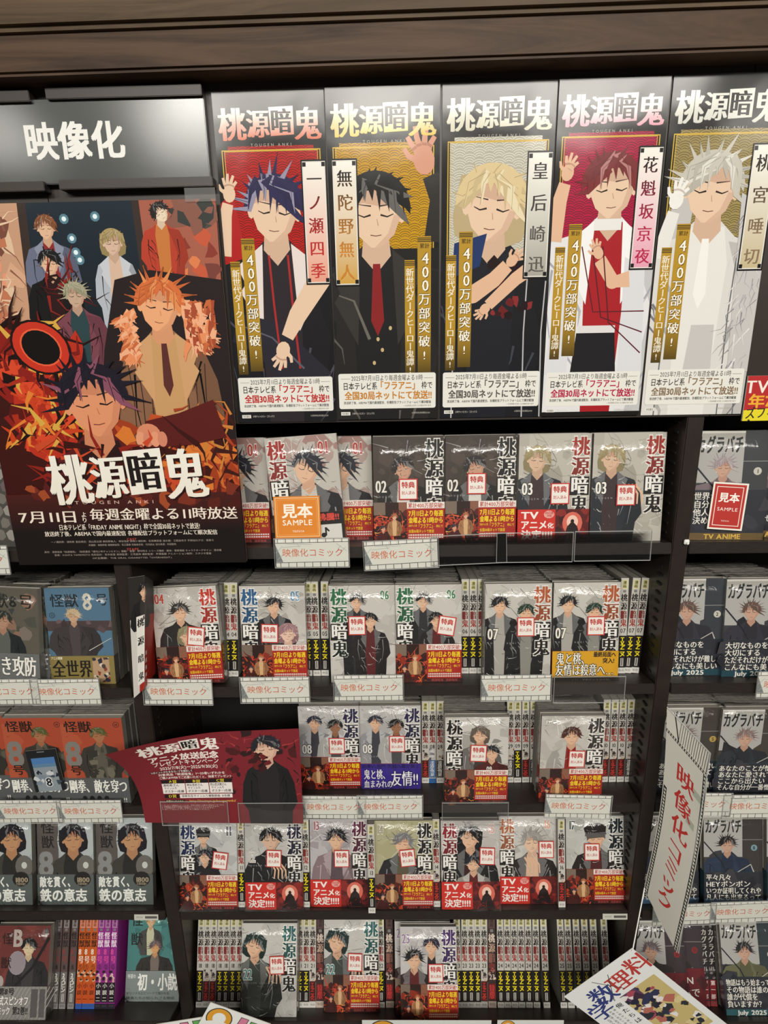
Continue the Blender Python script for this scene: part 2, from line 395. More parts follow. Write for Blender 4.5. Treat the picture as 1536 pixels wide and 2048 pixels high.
def fig(P, cx, cy, s, hair, skin, coat, inner=None, hl=None, L=6, seed=0, style='spiky', tie=None, fold='#000000', length=4.2, width=1.0, tilt=0, pin=None, lap=None, face=True):
    """a plain generic figure: head height s, face centre at (cx, cy)"""
    rn = R(seed * 7 + 3); ct, st = math.cos(tilt), math.sin(tilt)
    def T(p, head=False):
        x, y = p
        if head: x, y = x * ct - y * st, x * st + y * ct
        return (cx + x * s, cy + y * s)
    W = width
    body = [(-.2, .5), (-.5, .78), (-1.02 * W, .98), (-1.3 * W, 1.6), (-1.42 * W, 2.5), (-1.15 * W, 2.9), (-1.05 * W, length), (1.05 * W, length), (1.15 * W, 2.9), (1.42 * W, 2.5), (1.3 * W, 1.6), (1.02 * W, .98), (.5, .78), (.2, .5)]
    P.poly([T(p) for p in body], coat, L)
    for sg in (-1, 1):
        P.line([T((sg * .86 * W, 1.45)), T((sg * .92 * W, 2.2)), T((sg * .8 * W, 3.0))], .05 * s, .01 * s, fold, L + 1)
    P.poly([T(p) for p in [(.35 * W, .85), (1.02 * W, .98), (1.3 * W, 1.6), (1.42 * W, 2.5), (1.15 * W, 2.9), (1.05 * W, length), (.5 * W, length), (.8 * W, 2.2)]], mix(coat, '#000000', .28), L + .5)
    for _ in range(7):
        x = rn.uniform(-.9, .9) * W; y = rn.uniform(1.2, max(1.4, length - .5))
        P.line([T((x, y)), T((x * .85 + .06, y + .22)), T((x * .78, y + .5))], .10 * s, .01 * s, mix(coat, '#000000', .4), L + .8)
    for _ in range(13):
        x = rn.uniform(-.95, .95) * W; y = rn.uniform(1.1, max(1.3, length - .6))
        P.line([T((x, y)), T((x * .8 + .05, y + .25)), T((x * .7, y + rn.uniform(.35, .6)))], .045 * s, .006 * s, fold, L + 1)
    if pin:
        for i in range(-4, 5):
            P.line([T((i * .25 * W, 1.0 + abs(i) * .06)), T((i * .24 * W, 2.0)), T((i * .26 * W, length))], .022 * s, .022 * s, pin, L + 1)
    if inner:
        P.poly([T(p) for p in [(-.3, .62), (-.42, 1.2), (-.3, length), (.3, length), (.42, 1.2), (.3, .62)]], inner, L + 2)
        if lap:
            for sg in (-1, 1): P.poly([T((sg * .26, .58)), T((sg * .75, .95)), T((sg * .62, 1.25)), T((sg * .72, 1.4)), T((sg * .34, 2.1))], lap, L + 3)
    P.poly([T((-.2, .3)), T((-.24, .68)), T((0, .95)), T((.24, .68)), T((.2, .3))], mix(skin, '#7a3a28', .25), L + 3)
    if tie: P.poly([T((-.06, .8)), T((-.11, 1.7)), T((0, 1.95)), T((.11, 1.7)), T((.06, .8))], tie, L + 4)
    if style in ('long', 'bob'):
        dl = 1.3 if style == 'long' else .5
        P.poly([T(p, True) for p in [(-.55, -.4), (-.62, .2), (-.56, dl), (-.3, dl + .12), (.3, dl + .12), (.56, dl), (.62, .2), (.55, -.4)]], mix(hair, '#000000', .3), L + 2)
    fc = [(-.4, -.3), (-.41, .08), (-.3, .36), (-.08, .55), (.08, .55), (.3, .36), (.41, .08), (.4, -.3)]
    P.poly([T(p, True) for p in fc], skin, L + 5)
    P.poly([T(p, True) for p in [(-.4, -.3), (-.4, -.05), (-.2, -.12), (.1, -.06), (.4, -.1), (.4, -.3)]], mix(skin, '#9a5a4a', .35), L + 5.2)
    P.poly([T(p, True) for p in [(.41, .08), (.3, .36), (.08, .55), (-.02, .55), (.2, .34), (.3, .06)]], mix(skin, '#9a5a4a', .25), L + 5.2)
    for sg in (-1, 1): P.ell(*T((sg * .42, .08), True), .06 * s, .11 * s, skin, L + 4, 8)
    if face:
        for sg in (-1, 1):
            P.line([T((sg * .08, .06), True), T((sg * .19, .09), True), T((sg * .29, .05), True)], .03 * s, .014 * s, '#2a1c18', L + 6)
            P.line([T((sg * .07, -.07), True), T((sg * .29, -.1), True)], .022 * s, .008 * s, '#3a2a24', L + 6)
        P.line([T((-.09, .36), True), T((.0, .375), True), T((.09, .36), True)], .014 * s, .012 * s, '#6a3028', L + 6)
        P.line([T((.02, .12), True), T((.04, .22), True)], .01 * s, .016 * s, mix(skin, '#7a3a28', .5), L + 6)
    # hair mass
    if style == 'cap':
        P.poly([T(p, True) for p in [(-.52, -.2), (-.5, .1), (-.4, .0), (.4, .0), (.5, .1), (.52, -.2)]], hair, L + 7)
        P.poly([T(p, True) for p in [(-.62, -.62), (-.56, -.25), (.56, -.25), (.62, -.62), (.3, -.82), (-.3, -.82)]], coat, L + 8)
        P.poly([T(p, True) for p in [(-.56, -.3), (-.6, -.16), (0, -.08), (.6, -.16), (.56, -.3)]], mix(coat, '#8a8a8a', .35), L + 9)
    else:
        r1, r2, nl = {'spiky': (.55, .80, 15), 'short': (.57, .66, 13), 'bob': (.6, .64, 11), 'long': (.6, .66, 11), 'curly': (.58, .70, 17)}[style]
        dk = mix(hair, '#000000', .45); lt = mix(hair, hl or '#ffffff', .5 if hl else .16)
        cap = [(r1 * math.cos(math.radians(a)), -.02 + r1 * math.sin(math.radians(a))) for a in range(172, 369, 14)] + [(.42, -.1), (.36, -.26), (0, -.32), (-.36, -.26), (-.42, -.1)]
        P.poly([T(p, True) for p in cap], hair, L + 7)
        part = rn.uniform(-.2, .2)
        for i in range(nl):
            a = math.radians(166 + 208 * i / (nl - 1) + rn.uniform(-5, 5)); r = r2 * rn.uniform(.86, 1.12)
            tip = (r * math.cos(a + .10), -.0 + r * math.sin(a + .10)); base = (part + .18 * math.cos(a), -.34 + .12 * math.sin(a)); mid = (r1 * .82 * math.cos(a), -.04 + r1 * .82 * math.sin(a))
            P.line([T(base, True), T(mid, True), T(tip, True)], .2 * s, .0, (hair, hair, mix(hair, dk, .4), lt)[rn.randint(0, 3)], L + 8)
            if i % 2: P.line([T(base, True), T(mid, True), T(tip, True)], .012 * s, .004, dk, L + 8.5)
        m = 8
        for i in range(m):
            x = -.44 + .88 * i / (m - 1); dep = (.02 if .12 < abs(x - part) else -.14) + .22 * abs(x) ** 1.5 + rn.uniform(-.04, .06)
            P.line([T((part * .8 + x * .3, -.46), True), T((x * .95, -.3), True), T((x * 1.04 + rn.uniform(-.03, .05), dep), True)], .17 * s, .0, (hair, mix(hair, dk, .35), lt, hair)[i % 4], L + 9)
            if i % 2 == 0: P.line([T((part * .8 + x * .3, -.46), True), T((x * .95, -.3), True), T((x * 1.04, dep - .03), True)], .010 * s, .003, dk, L + 9.5)
def fire_art(P, x0, y0, x1, y1, seed, L=2, n=60, dark='#2a120e'):
    old = P.clip; P.clip = (x0, y0, x1, y1); w = x1 - x0; h = y1 - y0
    P.rect(x0, y0, x1, y1, dark, L)
    P.rect(x0, y0, x0 + w * .35, y0 + h * .3, '#7a6a5c', L); P.rect(x0 + w * .75, y0, x1, y0 + h * .3, '#8a5a44', L)
    blotch(P, x0, y0 + h * .25, x1, y1, ['#5a1a12', '#8a2a18', '#b03a1c', '#3a0e0a', '#1a0a0a'], n // 2, seed, L + 1, (w * .06, w * .2))
    shards(P, x0, y0 + h * .3, x1, y1, ['#c8452a', '#e0603a', '#6a1610', '#1c0c0c', '#a02a1a'], n, seed + 1, L + 2, (w * .12, w * .4), w * .05)
    shards(P, x0, y0 + h * .6, x1, y1, ['#f08a3a', '#d8502a', '#f4b060'], n // 4, seed + 2, L + 3, (w * .06, w * .2), w * .03)
    fig(P, x0 + w * .62, y0 + h * .34, h * .13, '#b8683c', '#e0b090', '#a8764e', '#d8b080', L=L + 4, seed=seed, length=3.5, face=False)
    fig(P, x0 + w * .28, y0 + h * .62, h * .13, '#2a1c28', '#d8a080', '#4a1a18', L=L + 5, seed=seed + 1, length=3, face=False)
    P.clip = old
LOGO = '桃源暗鬼'
def logo_h(P, x, y, w, h, c0, c1, L=8, rot=0.0, shadow=None):
    g = lambda p: mix(c0, c1, (p[1] - y) / h)
    ws = (.27, .225, .235, .27); px = 0
    cr, sr = math.cos(rot), math.sin(rot)
    for i, ch in enumerate(LOGO):
        cw = ws[i] * w; hh = h * (1.0, .86, .80, 1.0)[i]; oy = h * (0, .06, .02, .02)[i]
        X, Y = x + px * cr - oy * sr, y + px * sr + oy * cr
        if shadow: P.text(ch, X + .008, Y + .008, hh, shadow, L - 2, 'x', sx=cw / hh * .98, rot=rot)
        if i == 2:
            q = [(0, .0), (cw, -.02 * h), (cw, hh * .98), (cw * .04, hh * 1.02)]
            P.poly([(X + a * cr - b * sr, Y + a * sr + b * cr) for a, b in q], g, L)
            P.text(ch, X + cw * .05, Y + .03 * h, hh * .93, '#1d1715', L + 1, 't', sx=cw / hh * .95, rot=rot)
        else:
            P.text(ch, X, Y, hh, g, L, 'x', sx=cw / hh * 1.0, rot=rot)
        px += cw
def logo_v(P, x, y, w, h, c0, c1, L=24, box='#1a1614', n=4):
    ch_h = h / 4
    cols = [c0, mix(c0, c1, .35), '#f0eee8', c1]
    for i in range(n):
        Y = y + i * ch_h
        if i == 2:
            P.rect(x - .01, Y + .01, x + w + .01, Y + ch_h * .99, box, L - 1)
            P.text(LOGO[i], x, Y, ch_h * .97, cols[i], L + 1, 't', sx=w / ch_h / .97)
        else:
            P.text(LOGO[i], x, Y, ch_h * 1.02, cols[i], L, 't', sx=w / ch_h, out=('o', '#ece9e2'))
def band_a(P, y0, H, seed):
    """red sash with yellow lettering, fiery picture at left"""
    fire_art(P, 0, y0, .47, H, seed, 30)
    P.rect(.47, y0, 1, H, '#a8261c', 30); h = H - y0
    P.rect(.47, y0, 1, y0 + h * .15, '#efe9e0', 31); P.text('累計400万部突破!', .485, y0 + h * .015, h * .13, '#b8241c', 33, 'b', fit=.50)
    yl = '#f4d424'
    P.text('7月11日より毎週', .49, y0 + h * .19, h * .155, yl, 33, 'h', fit=.49)
    P.text('金曜よる11時から', .49, y0 + h * .355, h * .15, yl, 33, 'h', fit=.49)
    P.text('日本テレビ系', .49, y0 + h * .53, h * .06, yl, 33, 'b', fit=.12)
    P.text('「フラアニ」', .61, y0 + h * .51, h * .12, yl, 33, 'b', fit=.25); P.text('枠にて', .88, y0 + h * .54, h * .07, yl, 33, 'b', fit=.1)
    P.text('全国30局ネットで放送', .49, y0 + h * .65, h * .085, yl, 33, 'b', fit=.36)
    for k in range(2): P.rect(.49, y0 + h * (.765 + k * .06), .98, y0 + h * (.80 + k * .06), '#e8d8d0', 32)
    for k in range(14): P.rect(.505 + k * .034, y0 + h * .765, .513 + k * .034, y0 + h * .86, '#a8261c', 33)
    P.rect(.47, y0 + h * .90, 1, H, '#3c1010', 31); P.text('桃源暗鬼  漆原侑来', .54, y0 + h * .91, h * .07, '#b04a44', 33, 'm', fit=.4)
def band_b(P, y0, H, seed):
    """bright red sash with white lettering, dark standing silhouette at right"""
    h = H - y0; P.rect(0, y0, .53, H, '#cf2f25', 30); P.rect(.53, y0, 1, H, '#5a1414', 30)
    P.clip = (.53, y0, 1, H)
    blotch(P, .53, y0, 1, H, ['#7a1a18', '#3a0a0c', '#8a2420'], 26, seed, 31, (.04, .1))
    P.ell(.77, y0 + h * .42, .14, h * .34, '#d86a58', 32); P.ell(.77, y0 + h * .38, .08, h * .2, '#f4cdb8', 33)
    P.ell(.77, y0 + h * .36, .026, h * .06, '#1c0a0c', 35, 10)
    P.poly([(.75, y0 + h * .4), (.70, y0 + h * .52), (.66, y0 + h * .8), (.62, y0 + h * .98), (.92, y0 + h * .98), (.88, y0 + h * .8), (.84, y0 + h * .52), (.79, y0 + h * .4)], '#1c0a0c', 35)
    shards(P, .6, y0 + h * .72, .95, y0 + h, ['#1c0a0c', '#8a2420'], 14, seed + 1, 36, (.04, .12), .02); P.clip = None
    P.text('TV', .05, y0 + h * .02, h * .30, '#f6efe8', 34, 'h', fit=.25)
    P.ell(.44, y0 + h * .15, .075, h * .12, '#e8a49a', 33, 10); P.text('300万部', .38, y0 + h * .06, h * .09, '#c02a22', 34, 'b', fit=.12); P.text('突破', .41, y0 + h * .15, h * .08, '#c02a22', 34, 'b', fit=.07)
    P.text('アニメ', .04, y0 + h * .32, h * .29, '#f6efe8', 34, 'h', fit=.38); P.text('化', .42, y0 + h * .40, h * .18, '#f6efe8', 34, 'h', fit=.09)
    P.text('決定!!!!', .05, y0 + h * .62, h * .31, '#f6efe8', 34, 'h', fit=.45)

W_B, H_B, T_B = 0.1145, 0.176, 0.0135
HB = H_B / W_B
SKIN = '#e2b898'
# volume: title side, title colours, number colour, number place (x, y, h), band, figures, background
FIGS = {
 '01': ('l', '#a02a24', '#2a1a18', '#b0302a', (.73, .05, .22), '#b8b2a8', [(.55, .42, .34, '#1c2030', SKIN, '#26232a', '#c8c2b8', 'spiky', .3)], '#8a2420'),
 '02': ('r', '#16130f', '#16130f', '#e8e4da', (.03, .58, .22), '#3c332c', [(.42, .42, .24, '#2c2628', '#c89a80', '#23211f', '#d8d4cc', 'short', -.3)], '#57493e'),
 '03': ('r', '#9c2f24', '#1a1512', '#f2efe6', (.05, .64, .22), '#b5afa3', [(.26, .32, .27, '#b8a878', '#d8b498', '#2b3038', '#3a2a2c', 'bob', .1)], '#8d867a'),
 '04': ('r', '#c0392b', '#2a1614', '#c8483e', (.05, .06, .2), '#c4bfb6', [(.42, .36, .22, '#3c3834', SKIN, '#2c2a2a', None, 'spiky', 0), (.50, .74, .22, '#a8a078', SKIN, '#2a2828', None, 'bob', .15)], '#9a948a'),
 '05': ('l', '#2a5d8a', '#141c24', '#5c8cb0', (.78, .05, .2), '#c2bdb4', [(.52, .28, .2, '#1a1a1c', SKIN, '#222224', '#3a3a3c', 'spiky', .15), (.72, .72, .23, '#b88a90', '#e8c4ae', '#242426', None, 'bob', 0)], '#948e86'),
 '06': ('l', '#2c6b48', '#14241c', '#3d7a54', (.78, .05, .18), '#c4c0b8', [(.42, .22, .17, '#17181a', SKIN, '#1f1f21', '#2c2c2e', 'spiky', .1), (.62, .52, .18, '#1c1a1a', SKIN, '#252022', '#5a1f20', 'short', -.1)], '#98938a'),
 '07': ('r', '#b05a34', '#1c1614', '#efe9dc', (.04, .66, .22), '#c0bcb3', [(.22, .3, .2, '#1d1e22', SKIN, '#1b1b1d', '#a8a49c', 'spiky', 0), (.62, .42, .2, '#23402e', SKIN, '#1e1e20', '#8a8880', 'short', 0)], '#969188'),
 '08': ('r', '#27264a', '#14131c', '#e4e2dc', (.04, .66, .22), '#bcbab6', [(.26, .27, .19, '#3a3a4c', SKIN, '#a8a8ac', '#3c3c44', 'short', .1), (.6, .34, .19, '#171513', '#9a6c50', '#c4c2be', '#4a4a4e', 'curly', 0)], '#8c8a8c'),
 '09': ('l', '#1a1716', '#1a1716', '#e4e0d8', (.66, .85, .12), '#c8c4bc', [(.55, .28, .22, '#7a6c60', SKIN, '#7a7672', '#3a3634', 'bob', .1), (.74, .6, .2, '#1c2026', SKIN, '#5a1a18', None, 'spiky', -.2)], '#1e1a1a'),
 '10': ('r', '#3a3634', '#2a2624', '#e4e0d8', (.05, .05, .12), '#c0bbb2', [(.48, .32, .24, '#5c3226', SKIN, '#b8b4ac', '#8c221e', 'short', -.1)], '#a29c92'),
 '11': ('l', '#26365e', '#141824', '#4a4e5e', (.8, .04, .22), '#bfc0be', [(.42, .24, .18, '#1e1c1c', SKIN, '#1c1b1d', '#a8a49c', 'cap', 0), (.44, .58, .19, '#1d2030', SKIN, '#202024', None, 'spiky', .1)], '#8f908e'),
 '12': ('r', '#222038', '#16141c', '#bcb8b2', (.05, .5, .22), '#b9b7b2', [(.45, .28, .3, '#141416', '#d8b49a', '#1d1c1e', None, 'short', 0)], '#8a8884'),
 '13': ('r', '#5c2440', '#1c1418', '#a05a6a', (.05, .0, .2), '#b4aeb0', [(.46, .32, .27, '#1d1e26', SKIN, '#9a8488', '#5a4a50', 'spiky', 0)], '#8c8084'),
 '14': ('r', '#1c1a18', '#1c1a18', '#a09a84', (.03, .04, .2), '#a09a6c', [(.48, .36, .27, '#8c8a8c', SKIN, '#26282c', '#5a5440', 'spiky', .15)], '#c0bca0'),
 '15': ('l', '#8c2430', '#1c1416', '#d8a8a0', (.8, .03, .2), '#bcb6b0', [(.5, .26, .3, '#16161a', SKIN, '#1c1a1c', '#3a1416', 'long', .2), (.55, .72, .22, '#1c2430', SKIN, '#a8a49e', '#5a1a1a', 'spiky', .1)], '#8a847e'),
 '16': ('l', '#b06a48', '#1c1614', '#d8a890', (.78, .03, .2), '#c4c0ba', [(.58, .42, .3, '#b4b0aa', '#e4c0a4', '#2c2423', '#d8b498', 'spiky', -.05)], '#a09a94'),
 '17': ('r', '#16242a', '#16181a', '#3c4a4c', (.04, .05, .2), '#babab4', [(.52, .36, .27, '#6a6258', SKIN, '#231818', '#4a1a1c', 'cap', -.1)], '#8f8f8a'),
 '22': ('r', '#2c6464', '#141c1e', '#4a8484', (.04, .72, .22), '#c2c0ba', [(.24, .34, .3, '#1e3836', SKIN, '#2d3330', '#3c423e', 'bob', .25)], '#a8a6a0'),
 '23': ('r', '#4a2c68', '#1e1624', '#9a80a8', (.03, .08, .2), '#bfbcba', [(.55, .28, .22, '#2c2440', SKIN, '#b8b4b0', '#2a2428', 'short', .1), (.24, .5, .24, '#1a1a1c', SKIN, '#33201f', '#5a1c1c', 'spiky', 0)], '#8e8b8a'),
}
_cm = {}
def cover_print(vol, band):
    side, c0, c1, cn, npos, bg, figs, bg2 = FIGS[vol]; bg = mix(bg, '#ffffff', .08) if vol != '02' else bg
    P = Print(W_B); P.clip = (0, 0, 1, HB); sd = int(vol) * 11
    P.rect(0, 0, 1, HB, bg, .5)
    blotch(P, 0, 0, 1, HB, [mix(bg, bg2, t) for t in (.1, .25, .4, .6)], 34, sd, 1, (.05, .22))
    shards(P, 0, 0, 1, HB, [mix(bg, bg2, .5), mix(bg, '#ffffff', .3), mix(bg2, '#000000', .3)], 22, sd + 1, 2, (.2, .6), .014)
    for i, (x, y, s, hair, skin, coat, inner, style, tilt) in enumerate(figs):
        s *= 1.16; y += .03
        fig(P, x, y, s, mix(hair, '#000000', .25), skin, mix(coat, '#000000', .25), inner, L=3 + i * 10, seed=sd + i, style=style, tilt=tilt, length=(HB - y) / s, width=1.02, fold=mix(coat, '#ffffff', .28), lap=mix(coat, '#ffffff', .12))
    if vol in ('03', '22', '12', '16'):
        for k in range(4): P.line([(.45 + .05 * k, .72), (.52 + .06 * k, .85), (.5 + .07 * k, 1.0)], .035, .02, SKIN, 20)
    rn = R(sd + 5)
    for k in range(46):   # fine brush scratches of the cover art
        x_, y_ = rn.random(), rn.uniform(0, HB); a_ = rn.uniform(-.6, 1.2); l_ = rn.uniform(.05, .16)
        P.line([(x_, y_), (x_ + l_ * .5 * math.cos(a_), y_ + l_ * .5 * math.sin(a_) + .01), (x_ + l_ * math.cos(a_), y_ + l_ * math.sin(a_))], .007, .001, ('#2a2624', mix(bg, '#000000', .5), mix(bg, '#ffffff', .5))[k % 3], 30)
    lx = .02 if side == 'l' else .73
    logo_v(P, lx, .04, .25, 1.10, c0, c1, L=40)
    x, y, h = npos
    P.text(vol, x, y, h * 1.1, cn, 44, 't', sx=.62, out=('o', '#e8e4dc' if cn not in ('#e8e4da', '#f2efe6', '#efe9dc', '#e4e2dc', '#e4e0d8') else '#1c1816'))
    P.text('TOUGEN ANKI', x if x < .5 else .1, npos[1] + npos[2] * 1.1 + .01, .035, mix(c1, '#ffffff', .4), 44, 'r', sp=.018)
    return P
def strip_card(P, y0, colr): pass

# ------------------------------------------------------------------ comics
def comic_meshes(key, P, band_fn, band_y, band_side='#8a1f18', spine_col='#b9b6ae', spine_txt=None):
    if key in _cm: return _cm[key]
    g = 0.0012
    cover = P.mesh('cover', H_B, base='#c9c5bc', edge='#a8a49c', side=spine_col, thick=.0006)
    # cover board wraps round the spine (right) and the back
    bm = bmesh.new(); bm.from_mesh(cover); lay = bm.verts.layers.float_color['ink']
    def bx(x0, x1, y0, y1, z0, z1, c):
        r = bmesh.ops.create_cube(bm, size=1)['verts']
        bmesh.ops.scale(bm, verts=r, vec=(x1 - x0, y1 - y0, z1 - z0)); bmesh.ops.translate(bm, verts=r, vec=((x0 + x1) / 2, (y0 + y1) / 2, (z0 + z1) / 2))
        for v in r: v[lay] = (*srgb(c), 1)
    bx(W_B / 2 - .0006, W_B / 2, .0006, T_B - .0006, 0, H_B, spine_col)
    bx(-W_B / 2, W_B / 2, T_B - .0006, T_B, 0, H_B, '#b8b4aa')
    bm.to_mesh(cover); bm.free()
    pages = boxes('pages', [(-W_B / 2 + g, W_B / 2 - .0007, .0007, T_B - .0007, g, H_B - g)])
    band = None
    if band_fn:
        B = Print(W_B + .0006); B.clip = (0, 0, 1, HB)
        hb = H_B - band_y * W_B
        def sh(fn):
            Q = Print(W_B + .0006); fn(Q, 0, hb / Q.W); return Q
        Q = sh(band_fn); band = Q.mesh('belly_band', hb, base='#a8261c', edge=band_side, side=band_side, thick=T_B + .0022, offy=-.0017)
    _cm[key] = (cover, pages, band); return _cm[key]
# crinkled film bag
def film_mesh(seed, W=W_B, H=H_B, T=T_B, ex=.0015):
    rn = R(seed); bm = bmesh.new()
    bmesh.ops.create_cube(bm, size=1)
    bmesh.ops.subdivide_edges(bm, edges=bm.edges[:], cuts=4, use_grid_fill=True)
    for v in bm.verts:
        fx, fy, fz = v.co
        v.co = Vector((fx * (W + 2 * ex), T / 2 + fy * (T + 2 * ex + .006), H / 2 + fz * (H + 2 * ex)))
        v.co += Vector([rn.uniform(-.0006, .0006) for _ in range(3)])
        if fz > .49: v.co.z += rn.uniform(0, .003)
    me = bpy.data.meshes.new('shrink_wrap'); bm.to_mesh(me); bm.free()
    for p in me.polygons: p.use_smooth = True
    return me
FILMS = [film_mesh(i) for i in range(4)]
def crumple_mesh(seed, W, D):
    rn = R(seed); bm = bmesh.new(); bmesh.ops.create_grid(bm, x_segments=22, y_segments=8, size=.5)
    for v in bm.verts: v.co = Vector((v.co.x * W, v.co.y * D, rn.uniform(-.002, .0035)))
    me = bpy.data.meshes.new('film_fold'); bm.to_mesh(me); bm.free(); return me
P_ = Print(.03)
P_.rect(0, 0, 1, 1.14, '#c8352c', 1); P_.rect(.06, .06, .94, 1.08, '#f2ece4', 2)
P_.text('特典', .14, .16, .36, '#c02a22', 3, 'h', fit=.72); P_.text('封入済み', .14, .66, .22, '#c02a22', 3, 'b', fit=.72)
STICKER = P_.mesh('bonus_sticker', .03 * 1.14, base='#f2ece4', edge='#c8352c', thick=.0003)

# ------------------------------------------------------------------ shelf rows
class Row:
    def __init__(s, lx, ly, tilt, Yf=0.0):
        s.o = on_y(lx, ly, Yf); s.Yf = Yf; s.t = math.radians(tilt); s.z = s.o.z
        s.u = Vector((0, math.sin(s.t), math.cos(s.t))); s.d = Vector((0, math.cos(s.t), -math.sin(s.t)))
        s.f = Vector((0, Yf, s.z))
    def X(s, x, y, d=0.0):
        r = ray(x, y); n = s.d; return (CAM + r * (((s.f + s.d * d) - CAM).dot(n) / r.dot(n))).x
    def mw(s, X, d, h=0.0, yaw=0.0, roll=0.0):
        return Matrix.Translation(s.f + Vector((X, 0, 0)) + s.d * d + s.u * h) @ Matrix.Rotation(-s.t, 4, 'X') @ Matrix.Rotation(math.radians(yaw), 4, 'Z') @ Matrix.Rotation(math.radians(roll), 4, 'Y')
ROW = {1: Row(900, 1091, 6), 2: Row(900, 1371, 8), 3: Row(1053, 1608, 3.5), 4: Row(800, 1821, 15), 5: Row(800, 2043, 24, -.045)}
ONES = 'zero one two three four five six seven eight nine ten eleven twelve thirteen fourteen fifteen sixteen seventeen eighteen nineteen twenty'.split()
def words(v):
    n = int(v); return ONES[n] if n <= 20 else 'twenty-' + ONES[n - 20]
NTH = 'first second third fourth fifth sixth seventh eighth ninth tenth eleventh twelfth'.split()
PILE_N = {1: 4, 2: 8, 3: 6, 4: 0, 5: 1}
def comic(row, xpx, ypx, key, meshes, label, group, d, yaw=0.0, roll=0.0, sticker=None, pile=0, pile_label=None, pile_group=None, wrap=True, h=0.0, sd=0, bagtop=0.0):
    r = ROW[row]; X = r.X(xpx, ypx, d)
    lift = abs(math.sin(math.radians(roll))) * W_B / 2 + .0003
    root = empty('comic', label, 'comic book', group, r.mw(X, d, lift + h, yaw, roll))
    cover, pages, band = meshes
    link('cover', cover, M_COVER, root); link('pages', pages, M_PAGES, root)
    if band: link('belly_band', band, M_COVER, root)
    if sticker:
        sx, sz, rr = sticker
        o = link('bonus_sticker', STICKER, M_COVER, root); o.location = (sx * W_B, -.0036, sz * H_B); o.rotation_euler = (0, math.radians(rr), 0)
    if wrap:
        w_ = link('shrink_wrap', FILMS[(sd + int(X * 100)) % 4], M_FILM, root)
    rn = R(int(xpx) + row)
    for i in range(min(pile, PILE_N[row] if xpx > 300 and xpx < 1340 else {1: 3, 2: 7, 3: 4, 4: 0, 5: 1}[row])):
        dd = d + T_B + .0045 + i * (T_B + .0042)
        if dd > .185: break
        o = link('comic', PILE_MESH[rn.randint(0, 2)], None, None)
        o.matrix_world = r.mw(X + rn.uniform(-.002, .002), dd, .0003, 0, 0)
        tag(o, '%s one back in the pile behind the %s' % (NTH[i + 1], pile_label), 'comic book', 'pile behind the ' + pile_label)
    return root
# a comic seen only by its top edge, in its film
def pile_mesh(seed):
    me = bpy.data.meshes.new('comic'); bm = bmesh.new(); rn = R(seed)
    def bx(x0, x1, y0, y1, z0, z1, mi):
        r = bmesh.ops.create_cube(bm, size=1)['verts']
        bmesh.ops.scale(bm, verts=r, vec=(x1 - x0, y1 - y0, z1 - z0)); bmesh.ops.translate(bm, verts=r, vec=((x0 + x1) / 2, (y0 + y1) / 2, (z0 + z1) / 2))
        for f in {f for v in r for f in v.link_faces}: f.material_index = mi
    hh = H_B - seed * .0008
    bx(-W_B / 2, W_B / 2, 0, .0008, 0, hh, 1); bx(-W_B / 2, W_B / 2, T_B - .0008, T_B, 0, hh, 1)
    bx(W_B / 2 - .0008, W_B / 2, .0008, T_B - .0008, 0, hh, 1)
    bx(-W_B / 2 + .001, W_B / 2 - .0009, .0009, T_B - .0009, .001, hh - .0015, 0)
    gv = []
    for j in range(3):
        for i in range(13):
            gv.append(bm.verts.new((-W_B / 2 - .001 + (W_B + .002) * i / 12, -.0015 + (T_B + .003) * j / 2, hh + .0008 + rn.uniform(-.0004, .0028))))
    for j in range(2):
        for i in range(12):
            f = bm.faces.new((gv[j * 13 + i], gv[j * 13 + i + 1], gv[j * 13 + i + 14], gv[j * 13 + i + 13])); f.material_index = 2
    bm.to_mesh(me); bm.free()
    me.materials.append(M_PAGES); me.materials.append(mat('cover_board_edge', (.16, .15, .135), .5)); me.materials.append(M_CRUMP)
    return me
PILE_MESH = [pile_mesh(i) for i in range(3)]

